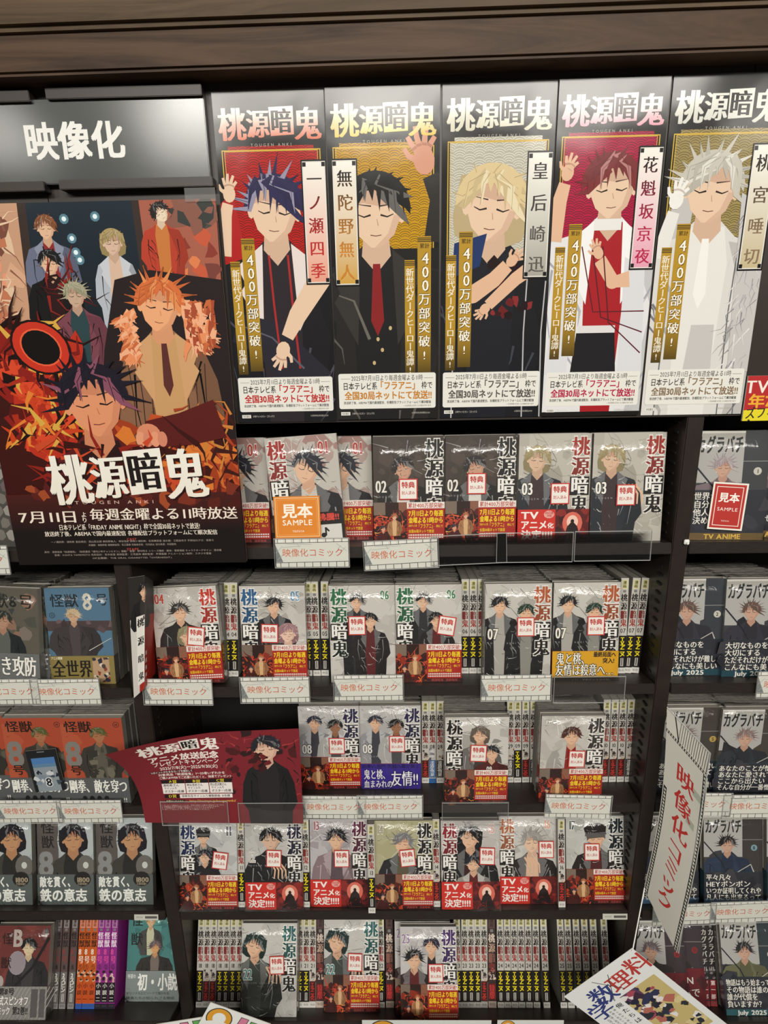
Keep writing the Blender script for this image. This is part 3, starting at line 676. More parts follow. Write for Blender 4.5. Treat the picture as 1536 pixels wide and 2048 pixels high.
# spine-out comics
def spine_mesh(key, title='桃源暗鬼', body='#c4c1b9', cols=('#1a1614', '#2a1816', '#7a2a26', '#9a2a26'), num='18', top='#d8d2a8', topmark='#6a6420', band='#16110f', bandtxt='TVアニメ', bandcol='#f0dc20', foot='#d9d7d0', art=None, footcol=None, W=T_B, H=H_B, numcol='#1a1614'):
    if ('s', key) in _cm: return _cm['s', key]
    P = Print(W); h = H / W; P.clip = (0, 0, 1, h)
    P.rect(.12, .25, .88, 1.5, top, 1); P.text('漫', .24, .35, .5, topmark, 2, 'h'); P.text('画', .24, .85, .5, topmark, 2, 'h')
    P.rect(.3, 1.6, .7, 1.95, '#7a7a78', 1)
    n = len(title); y = 2.1; th = (4.55 if n <= 4 else 5.2) / n
    for i, ch in enumerate(title):
        c = cols[min(i, len(cols) - 1)]
        if ch == '暗': P.rect(.12, y + .03, .5, y + th, c, 2)
        P.text(ch, .06, y, th * .98, c, 3, 't', sx=.88 / th); y += th
    P.text(num, .5, y + .05, .85, numcol, 3, 'b', sx=.8, align='c')
    yb = h * .6
    if art:
        blotch(P, .05, yb - .3, .95, yb + 1.6, art, 9, len(key) + ord(key[0]), 2, (.15, .4))
        P.rect(.02, yb + 1.5, .98, h - .9, band, 3); P.text(bandtxt, .12, yb + 1.6, .72, bandcol, 4, 'b', vert=True, fit=h - .95 - yb - 1.65)
    else:
        P.rect(0, yb, 1, h - .8, band, 3); P.text(bandtxt, .1, yb + .1, .78, bandcol, 4, 'h', vert=True, fit=2.85)
        P.rect(.3, yb + 3.1, .7, h - 1.0, '#b8b4ac', 4); P.rect(.45, yb + 3.15, .55, h - 1.1, band, 5)
    P.rect(0, h - .75, 1, h, footcol or foot, 4); P.text('秋田', .5, h - .6, .36, '#4a4a48', 5, 'r', align='c')
    cov = P.mesh('cover', H, base=body, edge='#a09c94', side='#8a867e', thick=.0006)
    bm = bmesh.new(); bm.from_mesh(cov); lay = bm.verts.layers.float_color['ink']
    for x0, x1, c in ((-W / 2, -W / 2 + .0007, '#8d8980'), (W / 2 - .0007, W / 2, body)):
        r = bmesh.ops.create_cube(bm, size=1)['verts']
        bmesh.ops.scale(bm, verts=r, vec=(x1 - x0, W_B, H)); bmesh.ops.translate(bm, verts=r, vec=((x0 + x1) / 2, W_B / 2 + .0007, H / 2))
        for v in r: v[lay] = (*srgb(c), 1)
    bm.to_mesh(cov); bm.free()
    pg = boxes('pages', [(-W / 2 + .0008, W / 2 - .0008, .0008, W_B - .001, .0012, H - .0012)])
    _cm['s', key] = (cov, pg); return _cm['s', key]
def spine_comic(row, xt, xb, yt, yb, key, meshes, label, group, d, yaw=0.0, extra=0.0):
    r = ROW[row]; X0 = r.X(xb, yb, d)
    rr = ray(xt, yt); n = r.d; pt = CAM + rr * (((r.f + r.d * d) - CAM).dot(n) / rr.dot(n))
    roll = math.degrees(math.atan2(pt.x - X0, H_B)); roll = 0 if abs(roll) < 1.2 else roll
    root = empty('comic', label, 'comic book', group, r.mw(X0, d, abs(math.sin(math.radians(roll))) * T_B / 2 + .0003, yaw, roll))
    link('cover', meshes[0], M_COVER, root); link('pages', meshes[1], M_PAGES, root)
    return root
# ================================================================== SETTING
def struct(name, me, m, loc=None):
    o = link(name, me, m); o['kind'] = 'structure'
    if loc: o.location = loc
    return o
struct('floor', boxes('floor', [(-3, 3, -3.6, .6, -.02, 0)]), mat('grey_floor', (.16, .15, .14), .5, noise=.1, scale=12))
struct('wall_back', boxes('wall_back', [(-3, 3, .30, .34, 0, 3.0)]), M_BACK)
zb = on_y(650, 128, -.045).z; zu = on_y(768, 37, -.05).z
b1 = struct('trim_1', boxes('trim_1', [(-1.8, 1.8, -.045, .25, zb, zu + .01)], .004), M_WOOD)
b2 = struct('trim_2', boxes('trim_2', [(-1.8, 1.8, -.056, .25, zu, zu + .12)], .006), wood('walnut_board_lit_tone', (.045, .027, .014), (.12, .076, .040), 1.6))  # highlight on the upper board is put into its colour as a lighter tone
for i, b in enumerate((b1, b2)): b.rotation_euler = (0, math.radians(-.4), 0)
XL0, XL1 = on_y(265, 1385).x, on_y(297, 1385).x
XR0, XR1 = on_y(1307, 1400).x, on_y(1337, 1400).x
zh0, zh1 = on_y(800, 842).z, zb + .03
XLL, XRR = XL0 - .90, XR1 + .90
def bay(name, x0, x1, label, ups, slots):
    root = empty('bookcase', label, 'bookcase', None, Matrix.Identity(4))
    link('back_panel', boxes('back_panel', [(x0, x1, .232, .245, .04, zh1)]), M_BACK, root)
    for a, b in ups: link('upright', boxes('upright', [(a, b, 0, .232, .04, zh0)], .0015), M_UPR, root)
    for k in (1, 2, 3, 4, 5):
        r = ROW[k]
        me = boxes('shelf', [(x0 + .001 if k < 5 else x0 + .004, x1 - .001 if k < 5 else x1 - .004, 0, (.215 if k < 5 else .24), -.019 if k < 5 else -.022, 0)], .0012)
        o = link('shelf', me, M_SHELF, root); o.matrix_world = r.mw(0, 0)
    link('plinth', boxes('plinth', [(x0, x1, -.02, .23, .0, ROW[5].z - .13)]), M_SHELF, root)
    sl = boxes('adjustment_slot', [(-.0012, .0012, -.007, .007, -.002, .002)])
    for X, ys in slots:
        for z0, z1 in ys:
            z = z0
            while z < z1:
                for yy in (.03, .19):
                    o = link('adjustment_slot', sl, M_SLOT, root); o.location = (X, yy, z)
                z += .0165
    return root
rz = {k: ROW[k].z for k in ROW}
spans = [(rz[1] + .01, zh0 - .01), (rz[2] + .01, rz[1] - .04), (rz[3] + .01, rz[2] - .04), (rz[4] + .01, rz[3] - .04)]
bay('bookcase', XL1, XR0, 'middle bay of dark brown bookcase with five shelves full of manga', [(XL0, XL1), (XR0, XR1)], [(XR0 - .0008, spans), (XL1 + .0008, spans[2:3])])
bay('bookcase', XLL, XL0, 'left bay of dark brown bookcase behind the big fiery poster', [(XLL - .03, XLL)], [])
bay('bookcase', XR1, XRR, 'right bay of dark brown bookcase, cut off by the photo edge', [(XRR, XRR + .03)], [])
# header panels
hp = empty('header_panel', 'dark brown header panel above the shelves that carries the posters', 'panel', None, Matrix.Identity(4))
xs = on_y(60, 165, -.002).x; xs2 = on_y(1510, 140, -.002).x
for a, b in ((XLL, xs - .0006), (xs + .0006, xs2 - .0006), (xs2 + .0006, XRR)):
    link('board', boxes('board', [(a, b, -.002, -.0002, zh0, zh1)]), M_HEAD, hp)
# section sign
zt, zbm = on_y(300, 193, -.014).z, on_y(300, 364, -.014).z
xr = on_y(414, 280, -.014).x
sg = empty('section_sign', 'dark green-black section sign with white lettering at upper left', 'sign', None, Matrix.Identity(4))
link('plate', boxes('plate', [(XLL, xr, -.014, -.004, zbm, zt)], .001), M_SIGN, sg)
S = Print(.2)
S.text('映像化', 0, 0, 1 / 3, '#e6e8dc', 1, 'h')
x0, x1 = on_y(53, 300, -.014), on_y(250, 300, -.014)
me = S.mesh('lettering', .2 / 3, base='#0a0a0a'); 
# keep only the letters (drop the backing block)
bm = bmesh.new(); bm.from_mesh(me); bmesh.ops.delete(bm, geom=[v for v in bm.verts if v.index < 24], context='VERTS'); bm.to_mesh(me); bm.free()
lo = link('lettering', me, M_WHITE, sg); k = (x1.x - x0.x) / .2 * 1.02
lo.scale = (k, 1, k * 1.04); lo.location = ((x0.x + x1.x) / 2, -.0142, on_y(150, 322, -.014).z)
def rail(x0, x1, z0, z1, y0=-.02): return boxes('rail', [(x0, x1, y0, -.002, z0, z1)], .0008)
o_ = lambda x, y: on_y(x, y, -.018)
link('rail', rail(o_(92, 190).x, xr, zt - .002, zt + .011), M_HEAD, sg); link('rail', rail(XLL, o_(59, 190).x, zt - .004, zt + .009), M_HEAD, sg)
link('rail', rail(o_(118, 365).x, o_(426, 365).x, zbm - .008, zbm + .004), M_HEAD, sg); link('rail', rail(XLL, o_(90, 375).x, zbm - .009, zbm + .003), M_HEAD, sg)

# ================================================================== POSTERS
def hand(P, x, y, s, ang, skin, L, spread=.32, nf=4):
    c = lambda a, r: (x + math.cos(a) * r, y + math.sin(a) * r)
    P.ell(x, y, s * .34, s * .42, skin, L, 12, ang + 1.57)
    for i in range(nf):
        a = ang + (i - (nf - 1) / 2) * spread; ln = s * (.85, 1.0, .95, .75)[i % 4]
        P.line([c(a, s * .2), c(a + .03, ln * .7), c(a + .08, ln)], s * .2, s * .14, skin, L)
        P.line([c(a, s * .42), c(a + .02, s * .5)], s * .16, s * .16, mix(skin, '#8a4a38', .45), L + 1)
    P.line([c(ang - 1.5, s * .15), c(ang - 1.15, s * .5), c(ang - .9, s * .72)], s * .22, s * .13, skin, L)
def scales(P, x0, y0, x1, y1, bg, ln, r=.088, L=2):
    P.rect(x0, y0, x1, y1, bg, L); old = P.clip; P.clip = (x0, y0, x1, y1)
    row = 0; y = y0; P.begin(L + 1)
    while y < y1 + r:
        x = x0 - r + (r if row % 2 else 0)
        while x < x1 + r:
            for q in (1, .78, .56, .34):
                seg = []
                for i in range(9):
                    a = math.pi * (i + .0) / 8; px, py = r * q * math.cos(a), -r * q * math.sin(a)
                    ok = all((px - cx)**2 + (py - cy)**2 > (r * .99)**2 for cx, cy in ((-r, r / 2), (r, r / 2), (0, r)))
                    if ok: seg.append((x + px, y + py))
                    else:
                        if len(seg) > 1: P.line(seg, .006, .006, ln, L + 1)
                        seg = []
                if len(seg) > 1: P.line(seg, .006, .006, ln, L + 1)
            x += 2 * r
        y += r / 2; row += 1
    P.cur = None; P.clip = old
def long_poster(i, tl, br_x, label, bg, ln, plate, plate_c, pside, sside, acc, art, titlec, Y):
    a = on_y(*tl, Y); bl = on_y(*br_x[0], Y); br = on_y(*br_x[1], Y)
    W = br.x - bl.x; X0 = bl.x; H = a.z - (bl.z + br.z) / 2; h = H / W
    P = Print(W, 3e-5); P.clip = (0, 0, 1, h)
    g0, g1 = '#d8b23c', '#8a6a1c'
    scales(P, .07, .43, .93, h - .1, bg, ln)
    for k, q in ((.05, .009), (.075, .005)): P.frame(k, .44 + k * .4, 1 - k, h - .06 - k * .4, q, g0, 4)
    for cx in (.0, 1.0):
        for cy in (.43, h - .08): P.rect(cx - .11, cy - .09, cx + .11, cy + .03 if cy < 1 else cy + .1, '#14110f', 3) if cy < 1 else None
    art(P, h)
    P.rect(0, 0, 1, .415, '#14120f', 20) if False else None
    logo_h(P, .04, .12, .93, .28, '#f2f2e8', titlec, 26)
    P.text('TOUGEN ANKI', .32, .405, .035, '#b8b4a8', 26, 'r', sp=.012)
    # name plate
    px = (.03 if pside == 'l' else .765); pw = .235
    P.rect(px, .55, px + pw, 1.62, '#121010', 30); P.rect(px + .012, .565, px + pw - .012, 1.605, '#e8e4dc', 31)
    P.rect(px + .022, .575, px + pw - .022, 1.595, (lambda p: mix('#f4f2ea', plate_c, (p[1] - .8) / .8)), 32)
    for cx in (px + .03, px + pw - .03):
        for cy in (.59, 1.58): P.rect(cx - .016, cy - .018, cx + .016, cy + .018, '#121010', 33)
    P.text(plate, px + .045, .64, .15 if len(plate) < 5 else .145, (lambda p: mix('#1c1210', acc, (p[1] - .7) / .6)), 34, 'c' if False else 'm', vert=True, fit=.93)
    # gold strips
    for sx0, wd, y0, y1, big in (((.80 if sside == 'r' else .165), .125, 1.2, 2.42, 1), ((.68 if sside == 'r' else .045), .095, 1.4, 2.45, 0)):
        P.emit([(sx0, y0), (sx0 + wd, y0), (sx0 + wd, y1 - .4), (sx0, y1 - .4)], '#b8902a', 36)
        P.emit([(sx0, y1 - .4), (sx0 + wd, y1 - .4), (sx0 + wd, y1), (sx0, y1)], lambda p: mix('#b8902a', '#4a3a14', (p[1] - (y1 - .4)) / .4), 36)
        for k in range(3): P.rect(sx0, y0 + .012 + k * .014, sx0 + wd, y0 + .019 + k * .014, '#2a2010', 37)
        if big:
            P.text('累計', sx0 + .02, y0 + .06, .045, '#2a2010', 38, 'm')
            P.text('400', sx0 + .012, y0 + .12, .135, '#faf4e4', 38, 'm', vert=True, fit=.37, sx=.95, out=('q', '#5a4414'))
            P.text('万部突破!', sx0 + .008, y0 + .49, .112, '#faf4e4', 38, 'm', vert=True, fit=.62, out=('q', '#5a4414'))
        else:
            P.text('新世代ダークヒーロー鬼譚!', sx0 + .009, y0 + .07, .078, '#f4ecd8', 38, 'm', vert=True, fit=.96)
    # notice box
    P.rrect(.025, h - .445, .975, h - .105, .02, '#e9e8e0', 40)
    P.line([(.05, h - .395), (.14, h - .395)], .003, .003, '#4a4642', 41); P.line([(.86, h - .395), (.95, h - .395)], .003, .003, '#4a4642', 41)
    P.text('2025年7月11日より毎週金曜よる11時', .5, h - .428, .062, '#1c1814', 42, 'b', fit=.70, align='l') if False else P.text('2025年7月11日より毎週金曜よる11時', .15, h - .43, .06, '#1c1814', 42, 'r', fit=.70)
    P.text('日本テレビ系', .065, h - .362, .078, '#1c1814', 42, 'b', fit=.34); P.text('「フラアニ」', .395, h - .37, .088, acc, 42, 'h', fit=.42); P.text('枠で', .835, h - .362, .075, '#1c1814', 42, 'b', fit=.11)
    P.text('全国30局ネットにて放送!!', .08, h - .275, .086, acc, 42, 'h', fit=.86)
    P.text('放送終了後、ABEMAで国内最速配信、各種配信プラットフォームにて順次配信', .07, h - .178, .03, '#1c1814', 42, 'b', fit=.86)
    P.text('※放送時間は変更になる場合があります', .66, h - .138, .018, '#6a645c', 42, 'r', fit=.27)
    P.rect(.04, h - .075, .13, h - .042, '#e8e6de', 42); P.text('秋田書店', .05, h - .07, .024, '#1c1814', 43, 'r', fit=.07)
    P.text('少年チャンピオン・コミックス', .15, h - .07, .024, '#d8d4ca', 43, 'r', fit=.22); P.text('©漆原侑来(秋田書店)2020', .74, h - .068, .02, '#b8b4aa', 43, 'r', fit=.18)
    me = P.mesh('hanging_poster', H, base='#14110f', edge='#1a1816', thick=.0006)
    o = link('hanging_poster', me, M_POSTER); o.location = (X0 + W / 2, Y, a.z - H); tag(o, label, 'poster', 'row of five long character posters')
    return o
def art1(P, h):
    P.poly([(.0, .9), (.12, .8), (.2, 1.3), (.24, 2.0), (.0, 2.6)], '#b01c1c', 5)
    fig(P, .50, .95, .52, '#2b2650', '#e8c8ac', '#17161b', '#2a2329', hl='#c8c4dc', L=6, seed=11, style='spiky', fold='#4a4652', width=1.15, length=4.6, lap='#e8dcd8', tilt=.08)
    for x in (.42, .60): P.line([(x, 1.35), (x + .02, 1.8), (x + .06, 2.4)], .02, .02, '#a82a2a', 17)
    P.line([(.0, 1.35), (.04, 1.0), (.07, .9)], .13, .10, '#e8c8ac', 17); hand(P, .09, .82, .17, -1.5, '#e8c8ac', 18)
    P.line([(1.0, 1.42), (.66, 1.9), (.55, 2.1)], .22, .12, '#e8c8ac', 17); hand(P, .50, 2.22, .2, 1.9, '#e8c8ac', 18)
    P.line([(.05, 2.0), (.35, 2.1), (.8, 2.6)], .28, .45, '#26252e', 16); P.line([(.1, 1.98), (.4, 2.1), (.7, 2.4)], .012, .02, '#5a5866', 17)
def art2(P, h):
    P.poly([(.0, 1.7), (.1, 1.3), (1.0, 1.3), (1.0, 2.9), (0, 2.9)], '#1c1a19', 5)
    fig(P, .42, .98, .56, '#141312', '#e8c8ac', '#232120', '#1b1a1a', hl='#8a8884', L=6, seed=22, style='short', fold='#5a5650', width=1.3, length=4.6, tie='#8a1f22', lap='#34312f', tilt=.0)
    P.line([(.96, 1.25), (1.0, .9), (.92, .7)], .20, .15, '#2a2826', 16); hand(P, .86, .58, .28, -1.75, '#d89a80', 18, .38)
    for x, y in ((.42, 2.1), (.46, 2.2), (.38, 2.32), (.54, 2.0)): P.ell(x, y, .016, .02, '#c8b080', 18, 8)
    P.line([(.06, 1.7), (.2, 1.75), (.34, 2.1)], .01, .03, '#6a665e', 18)
def art3(P, h):
    fig(P, .46, .98, .56, '#dcc696', '#e8c8ac', '#15161c', '#1a1c24', hl='#f4ecd0', L=6, seed=33, style='bob', fold='#3c4048', width=1.25, length=4.6, pin='#b8b8bc', tilt=.1)
    P.poly([(.12, 1.3), (.42, 1.22), (.36, 1.5), (.10, 1.6)], '#1d3466', 17)
    P.line([(.95, 1.45), (.7, 1.62), (.45, 1.85)], .14, .10, '#e2b898', 19); P.line([(.3, 1.75), (.5, 1.62), (.62, 1.5)], .16, .12, '#e2b898', 19); P.ell(.3, 1.75, .08, .08, '#e2b898', 19); hand(P, .66, 1.46, .14, -.7, '#e2b898', 20); hand(P, .42, 1.88, .13, 2.4, '#e2b898', 20)
    blotch(P, .48, 1.4, .85, 1.95, ['#3a0e10', '#6a1a1c', '#1c0a0c', '#8a2a2a'], 22, 5, 18, (.03, .08))
def art4(P, h):
    fig(P, .54, .88, .50, '#7a2a2c', '#e8c8ac', '#e4e4e6', '#a81c24', hl='#e0a8a4', L=6, seed=44, style='short', fold='#a8a8b4', width=1.2, length=4.2, lap='#f4f4f4', tilt=-.05)
    P.rect(.40, 1.16, .66, 1.26, '#e8e8e4', 16); P.poly([(.30, 2.2), (.68, 2.2), (.72, 2.6), (.26, 2.6)], '#1b191d', 16); P.rect(.32, 2.13, .68, 2.2, '#e0dede', 17)
    P.poly([(.1, 1.6), (.28, 1.5), (.22, 2.6), (.0, 2.6)], '#dcdce0', 16); P.poly([(.72, 1.5), (.92, 1.6), (.98, 2.6), (.74, 2.6)], '#dcdce0', 16)
    P.line([(.02, 1.35), (.06, 1.0), (.1, .85)], .16, .11, '#e2b898', 18); hand(P, .12, .76, .17, -1.3, '#e2b898', 19)
    P.line([(.78, 1.7), (.62, 1.72), (.48, 1.52)], .15, .12, '#e2b898', 18); P.ell(.62, 1.72, .07, .07, '#e2b898', 18); hand(P, .46, 1.46, .14, -2.0, '#e2b898', 19)
    for k in range(3): P.line([(.3 + .1 * k, 1.4), (.45 + .08 * k, 2.0 + .05 * k), (.95, 2.0 + .2 * k)], .012, .012, '#5a1a24', 18)
def art5(P, h):
    P.poly([(.1, 1.0), (.3, .95), (.2, 2.5), (.02, 2.4)], '#c4c2c0', 5); P.poly([(.72, .95), (1.0, 1.1), (1.0, 2.55), (.8, 2.5)], '#c8c6c4', 18)
    shards(P, .74, 1.1, 1.0, 2.5, ['#8c8a90', '#e8e6e4', '#a8a6a8'], 60, 9, 19, (.12, .22), .012, ang=1.9)
    fig(P, .44, .90, .54, '#c8c4b8', '#e8c8ac', '#dcdad6', '#e8e6e2', hl='#f4f2ec', L=6, seed=55, style='spiky', fold='#7a7880', width=1.15, length=4.6, pin='#6a6870', tie='#f4f2ee', tilt=.05)
    P.line([(.02, 1.5), (.08, 1.25), (.12, 1.1)], .14, .11, '#e8e6e2', 18); hand(P, .13, 1.0, .19, -1.3, '#f0eeea', 19)
    P.poly([(.4, 2.1), (.62, 2.1), (.64, 2.6), (.36, 2.6)], '#c8c6c4', 17)
LP = [((412, 185), ((478, 847), (673, 840)), 'long poster with red background and dark purple haired figure, leftmost of five', '#b81812', '#6a0c0a', '一ノ瀬四季', '#e8a088', 'r', 'l', '#c0282a', art1, '#e0704c'),
      ((643, 175), ((675, 840), (876, 836)), 'long poster with yellow background and black-coated figure raising an open hand', '#c89614', '#7a5a0c', '無陀野無人', '#d0a040', 'l', 'r', '#c8822c', art2, '#e8c848'),
      ((880, 164), ((880, 836), (1080, 833)), 'long poster with silver background and blond figure, middle of the five', '#b4b0a0', '#e0ddd0', '皇后崎迅', '#a8a49a', 'r', 'l', '#5a5652', art3, '#d8d4bc'),
      ((1115, 158), ((1083, 834), (1277, 829)), 'long poster with magenta background and figure in white coat over red', '#b00e3e', '#6a0a2a', '花魁坂京夜', '#e8a0b8', 'r', 'l', '#b8204c', art4, '#f0a0b4'),
      ((1355, 148), ((1281, 830), (1481, 828)), 'long poster with beige background and white-suited figure in grey fur, rightmost of five', '#a08e58', '#64562e', '桃宮唾切', '#c8b890', 'r', 'l', '#8a7258', art5, '#d8d8d0')]
for i, (tl, b, lab, bg, ln, plate, pc, ps, ss, acc, art, tc) in enumerate(LP):
    long_poster(i, tl, b, lab, bg, ln, plate, pc, ps, ss, acc, art, tc, -.0045 - .0018 * (i % 2))

# big fiery poster
YP = -.016
a, b = on_y(494, 1122, YP), on_y(43, 1128, YP)
ztop = on_y(300, 400, YP).z; BW, BH = a.x - b.x, ztop - (a.z + b.z) / 2
def pu(x, y):
    p = on_y(x, y, YP); return ((p.x - b.x) / BW, (ztop - p.z) / BW)
P = Print(BW, 3e-5); P.clip = (0, 0, 1, BH / BW); hB = BH / BW
def PP(pts, c, L): P.poly([pu(*p) for p in pts], c, L)
def PF(x, y, px, *a_, **k): u, v = pu(x, y); fig(P, u, v, px / 470, *a_, **k)
PP([(-90, 400), (55, 405), (75, 700), (-60, 720)], '#c89a7c', 1); PP([(270, 395), (430, 388), (445, 600), (290, 560)], '#a8604c', 1)
blotch(P, *pu(285, 470), *pu(430, 580), ['#c85a3c', '#7a4038', '#e08050', '#4a3a38', '#8a3a2c'], 26, 3, 2, (.02, .06))
blotch(P, *pu(330, 400), *pu(430, 450), ['#4a4a44', '#3a3c3a', '#8a5a4c'], 12, 4, 2, (.02, .07))
blotch(P, *pu(-70, 420), *pu(45, 640), ['#d8a888', '#c07858', '#e0c0a0', '#b06850', '#e89878', '#7a4a3c'], 50, 5, 2, (.02, .06))
shards(P, *pu(-70, 420), *pu(45, 640), ['#8a5a48', '#e8c8a8'], 30, 6, 2.5, (.05, .12), .008)
PP([(45, 405), (268, 395), (295, 700), (85, 720)], (lambda p: mix('#1d2b36', '#0c1316', p[1] * 1.6)), 3)
PP([(33, 405), (50, 405), (90, 720), (72, 722)], '#3a2c28', 4); PP([(262, 396), (276, 395), (298, 560), (284, 562)], '#3a2c28', 4)
for x, y in ((128, 438), (190, 433), (144, 477), (152, 505), (160, 520)): P.ell(*pu(x, y), .018, .018, '#5a8496', 5, 10); P.ell(*pu(x, y), .009, .009, '#e8f8fc', 6, 8)
PF(92, 455, 36, '#8a5434', SKIN, '#6a7088', '#8a2a30', L=7, seed=61, style='short', lap='#8a90a4', length=4.0)
PF(225, 485, 38, '#b09a68', '#d8b8a0', '#b4bac4', '#d8b8a0', L=7, seed=63, style='bob', lap='#c8ccd4', length=5.2, width=.8)
PF(100, 525, 38, '#1a1a1c', SKIN, '#141414', '#2a1212', L=16, seed=62, style='short', length=3.6)
shards(P, *pu(90, 540), *pu(170, 600), ['#5a1418', '#2a0c0e', '#8a2420'], 26, 8, 25, (.05, .12), .012)
PF(152, 590, 40, '#a8a488', '#c8a890', '#7a4450', '#2c4448', L=27, seed=64, style='spiky', length=3.2)
PF(320, 425, 30, '#2c2826', '#ecd8bc', '#b8402c', '#c87a3c', L=7, seed=65, style='short', length=4, tilt=-.6)
# dark coat mass and fur at right, foreground flames at left
PP([(230, 560), (300, 540), (445, 560), (478, 900), (200, 900), (210, 700)], '#241a1c', 30)
PF(320, 610, 85, '#d8703c', '#ecaa7c', '#8a6248', '#c89a68', hl='#f0a868', L=34, seed=66, style='spiky', lap='#d0a070', length=3.6, width=.85, pin='#3c2820', tie='#5a2c28', tilt=.15)
shards(P, *pu(245, 620), *pu(285, 715), ['#f0b088', '#c8683c', '#e89060'], 90, 12, 44, (.03, .06), .026, ang=1.8)
shards(P, *pu(368, 600), *pu(435, 690), ['#f0b088', '#c8683c', '#e89060', '#a84c30'], 110, 13, 44, (.03, .065), .026, ang=1.0)
PP([(-40, 660), (60, 640), (150, 700), (200, 800), (190, 900), (440, 870), (494, 980), (494, 1010), (20, 1010), (-40, 900)], '#3c100c', 46)
blotch(P, *pu(0, 680), *pu(180, 900), ['#8a1c14', '#b8301c', '#d84828', '#5a120e', '#1c0806'], 60, 21, 47, (.03, .09))
shards(P, *pu(-20, 640), *pu(170, 900), ['#c8401c', '#e08030', '#1c0806', '#a82c18', '#d8a848', '#2a0c0a', '#7a1a12'], 110, 22, 48, (.05, .16), .026)
u, v = pu(85, 695)
for q, c, L in ((.125, '#1c0a08', 49), (.115, '#c83420', 50), (.085, '#e8603c', 51), (.078, '#0c0606', 52)): P.ell(u, v, q, q * .8, c, L, 22, .5)
blotch(P, *pu(200, 860), *pu(480, 1000), ['#8a2c18', '#c05024', '#5a1c12', '#d87830', '#a03c1c'], 50, 23, 47, (.03, .09))
shards(P, *pu(330, 820), *pu(480, 960), ['#c86a2c', '#a84020', '#c88038', '#3c140e', '#5a1c12'], 56, 24, 48, (.05, .14), .02)
PF(190, 800, 125, '#1d1826', '#e0946c', '#5a1a1c', '#2a1214', hl='#b86a84', L=53, seed=67, style='spiky', length=1.5, width=.85, tilt=-.1)
u, v = pu(300, 868); P.line([(u + .3, v - .06), (u + .15, v - .02), (u, v)], .16, .11, '#5a1a18', 62); P.ell(u, v, .05, .045, '#d88a68', 63)
for k in range(4): P.ell(u - .035 + .03 * k, v + .02, .02, .032, ('#e49a76', '#d4866a')[k % 2], 64 + k)
shards(P, *pu(60, 880), *pu(420, 1010), ['#8a2014', '#3a0e0a', '#c84a28', '#2a0c0a'], 60, 25, 66, (.06, .18), .028)
P.vgrad(0, pu(250, 985)[1], 1, pu(250, 1060)[1], '#4a1c18', '#1c1413', 70); P.rect(0, pu(250, 1058)[1], 1, hB, '#191312', 70)
blotch(P, *pu(60, 975), *pu(480, 1005), ['#5a2018', '#7a3020', '#4a1814', '#a04a28'], 30, 27, 71, (.02, .05))
u0, v0 = pu(88, 905); u1, v1 = pu(420, 1000)
logo_h(P, u0, v0 + .01, u1 - u0, v1 - v0 + .015, '#f2efe4', '#efe8da', 80, rot=-.05, shadow='#2a0c0a')
def TX(t, x0, x1, y, hpx, c='#f0e4d4', st='m', L=82, sp=0):
    A_, B_ = pu(x0, y), pu(x1, y); P.text(t, A_[0], A_[1], hpx / 452, c, L, st, fit=B_[0] - A_[0], sp=sp)
TX('T O U G E N   A N K I', 152, 310, 999, 9, '#d8b8a8', 'r')
TX('7月11日', 38, 158, 1020, 27); P.text('より', *pu(164, 1022), .026, '#f0e4d4', 82, 'm', vert=True, fit=.05); TX('毎週金曜よる11時放送', 180, 476, 1015, 26)
TX('日本テレビ系「FRIDAY ANIME NIGHT」枠で全国30局ネットで放送!', 120, 402, 1047, 13); TX('放送終了後、ABEMAで国内最速配信　各種配信プラットフォームにて順次配信', 92, 437, 1061, 11)
TX('CAST', 256, 276, 1073, 7, '#b84a40'); TX('STAFF', 256, 280, 1093, 7, '#b84a40')
small = [('一ノ瀬四季：浦和希　皇后崎迅：西山宏太朗　無陀野無人：神谷浩史　屏風ヶ浦帆稀：石見舞菜香　漣水鶏：三瓶由布子　手術岾ロクロ：坂泰斗', 105, 430, 1080), ('矢颪碇：坂田将吾　遊摺部従児：花江夏樹　花魁坂京夜：竹内良太　淀川真澄：杉田智和', 180, 355, 1086),
         ('原作：漆原侑来『桃源暗鬼』（秋田書店「週刊少年チャンピオン」連載）　監督：野中阿斗　シリーズ構成・脚本：菅原雪絵　キャラクターデザイン：落合瞳', 92, 445, 1100), ('音楽：KOHTA YAMAMOTO　色彩設計：鈴木依里　美術監督：三宅昌和　撮影監督：芹澤直樹　アニメーション制作：スタジオ雲雀', 112, 425, 1106), ('OP主題歌：THE ORAL CIGARETTES「OVERNIGHT」', 188, 350, 1112)]
for t, x0, x1, y in small: TX(t, x0, x1, y, 4.6, '#a89a90', 'r')
me = P.mesh('large_poster', BH, base='#2a1210', edge='#d8d4cc', thick=.0008)
bp = empty('large_poster', 'large fiery red and black poster with white brush lettering at left', 'poster', None, Matrix.Translation(((a.x + b.x) / 2, YP, ztop - BH)))
link('sheet', me, M_POSTER, bp)
q = on_y(401, 389, YP - .001); tp = link('clear_tape', boxes('clear_tape', [(-.021, .021, -.0035, -.003, -.009, .008)]), M_ACR, bp); tp.location = (q.x - (a.x + b.x) / 2, 0, q.z - (ztop - BH))
# white square where the poster carries a small code: left plain
u, v = pu(58, 1112)
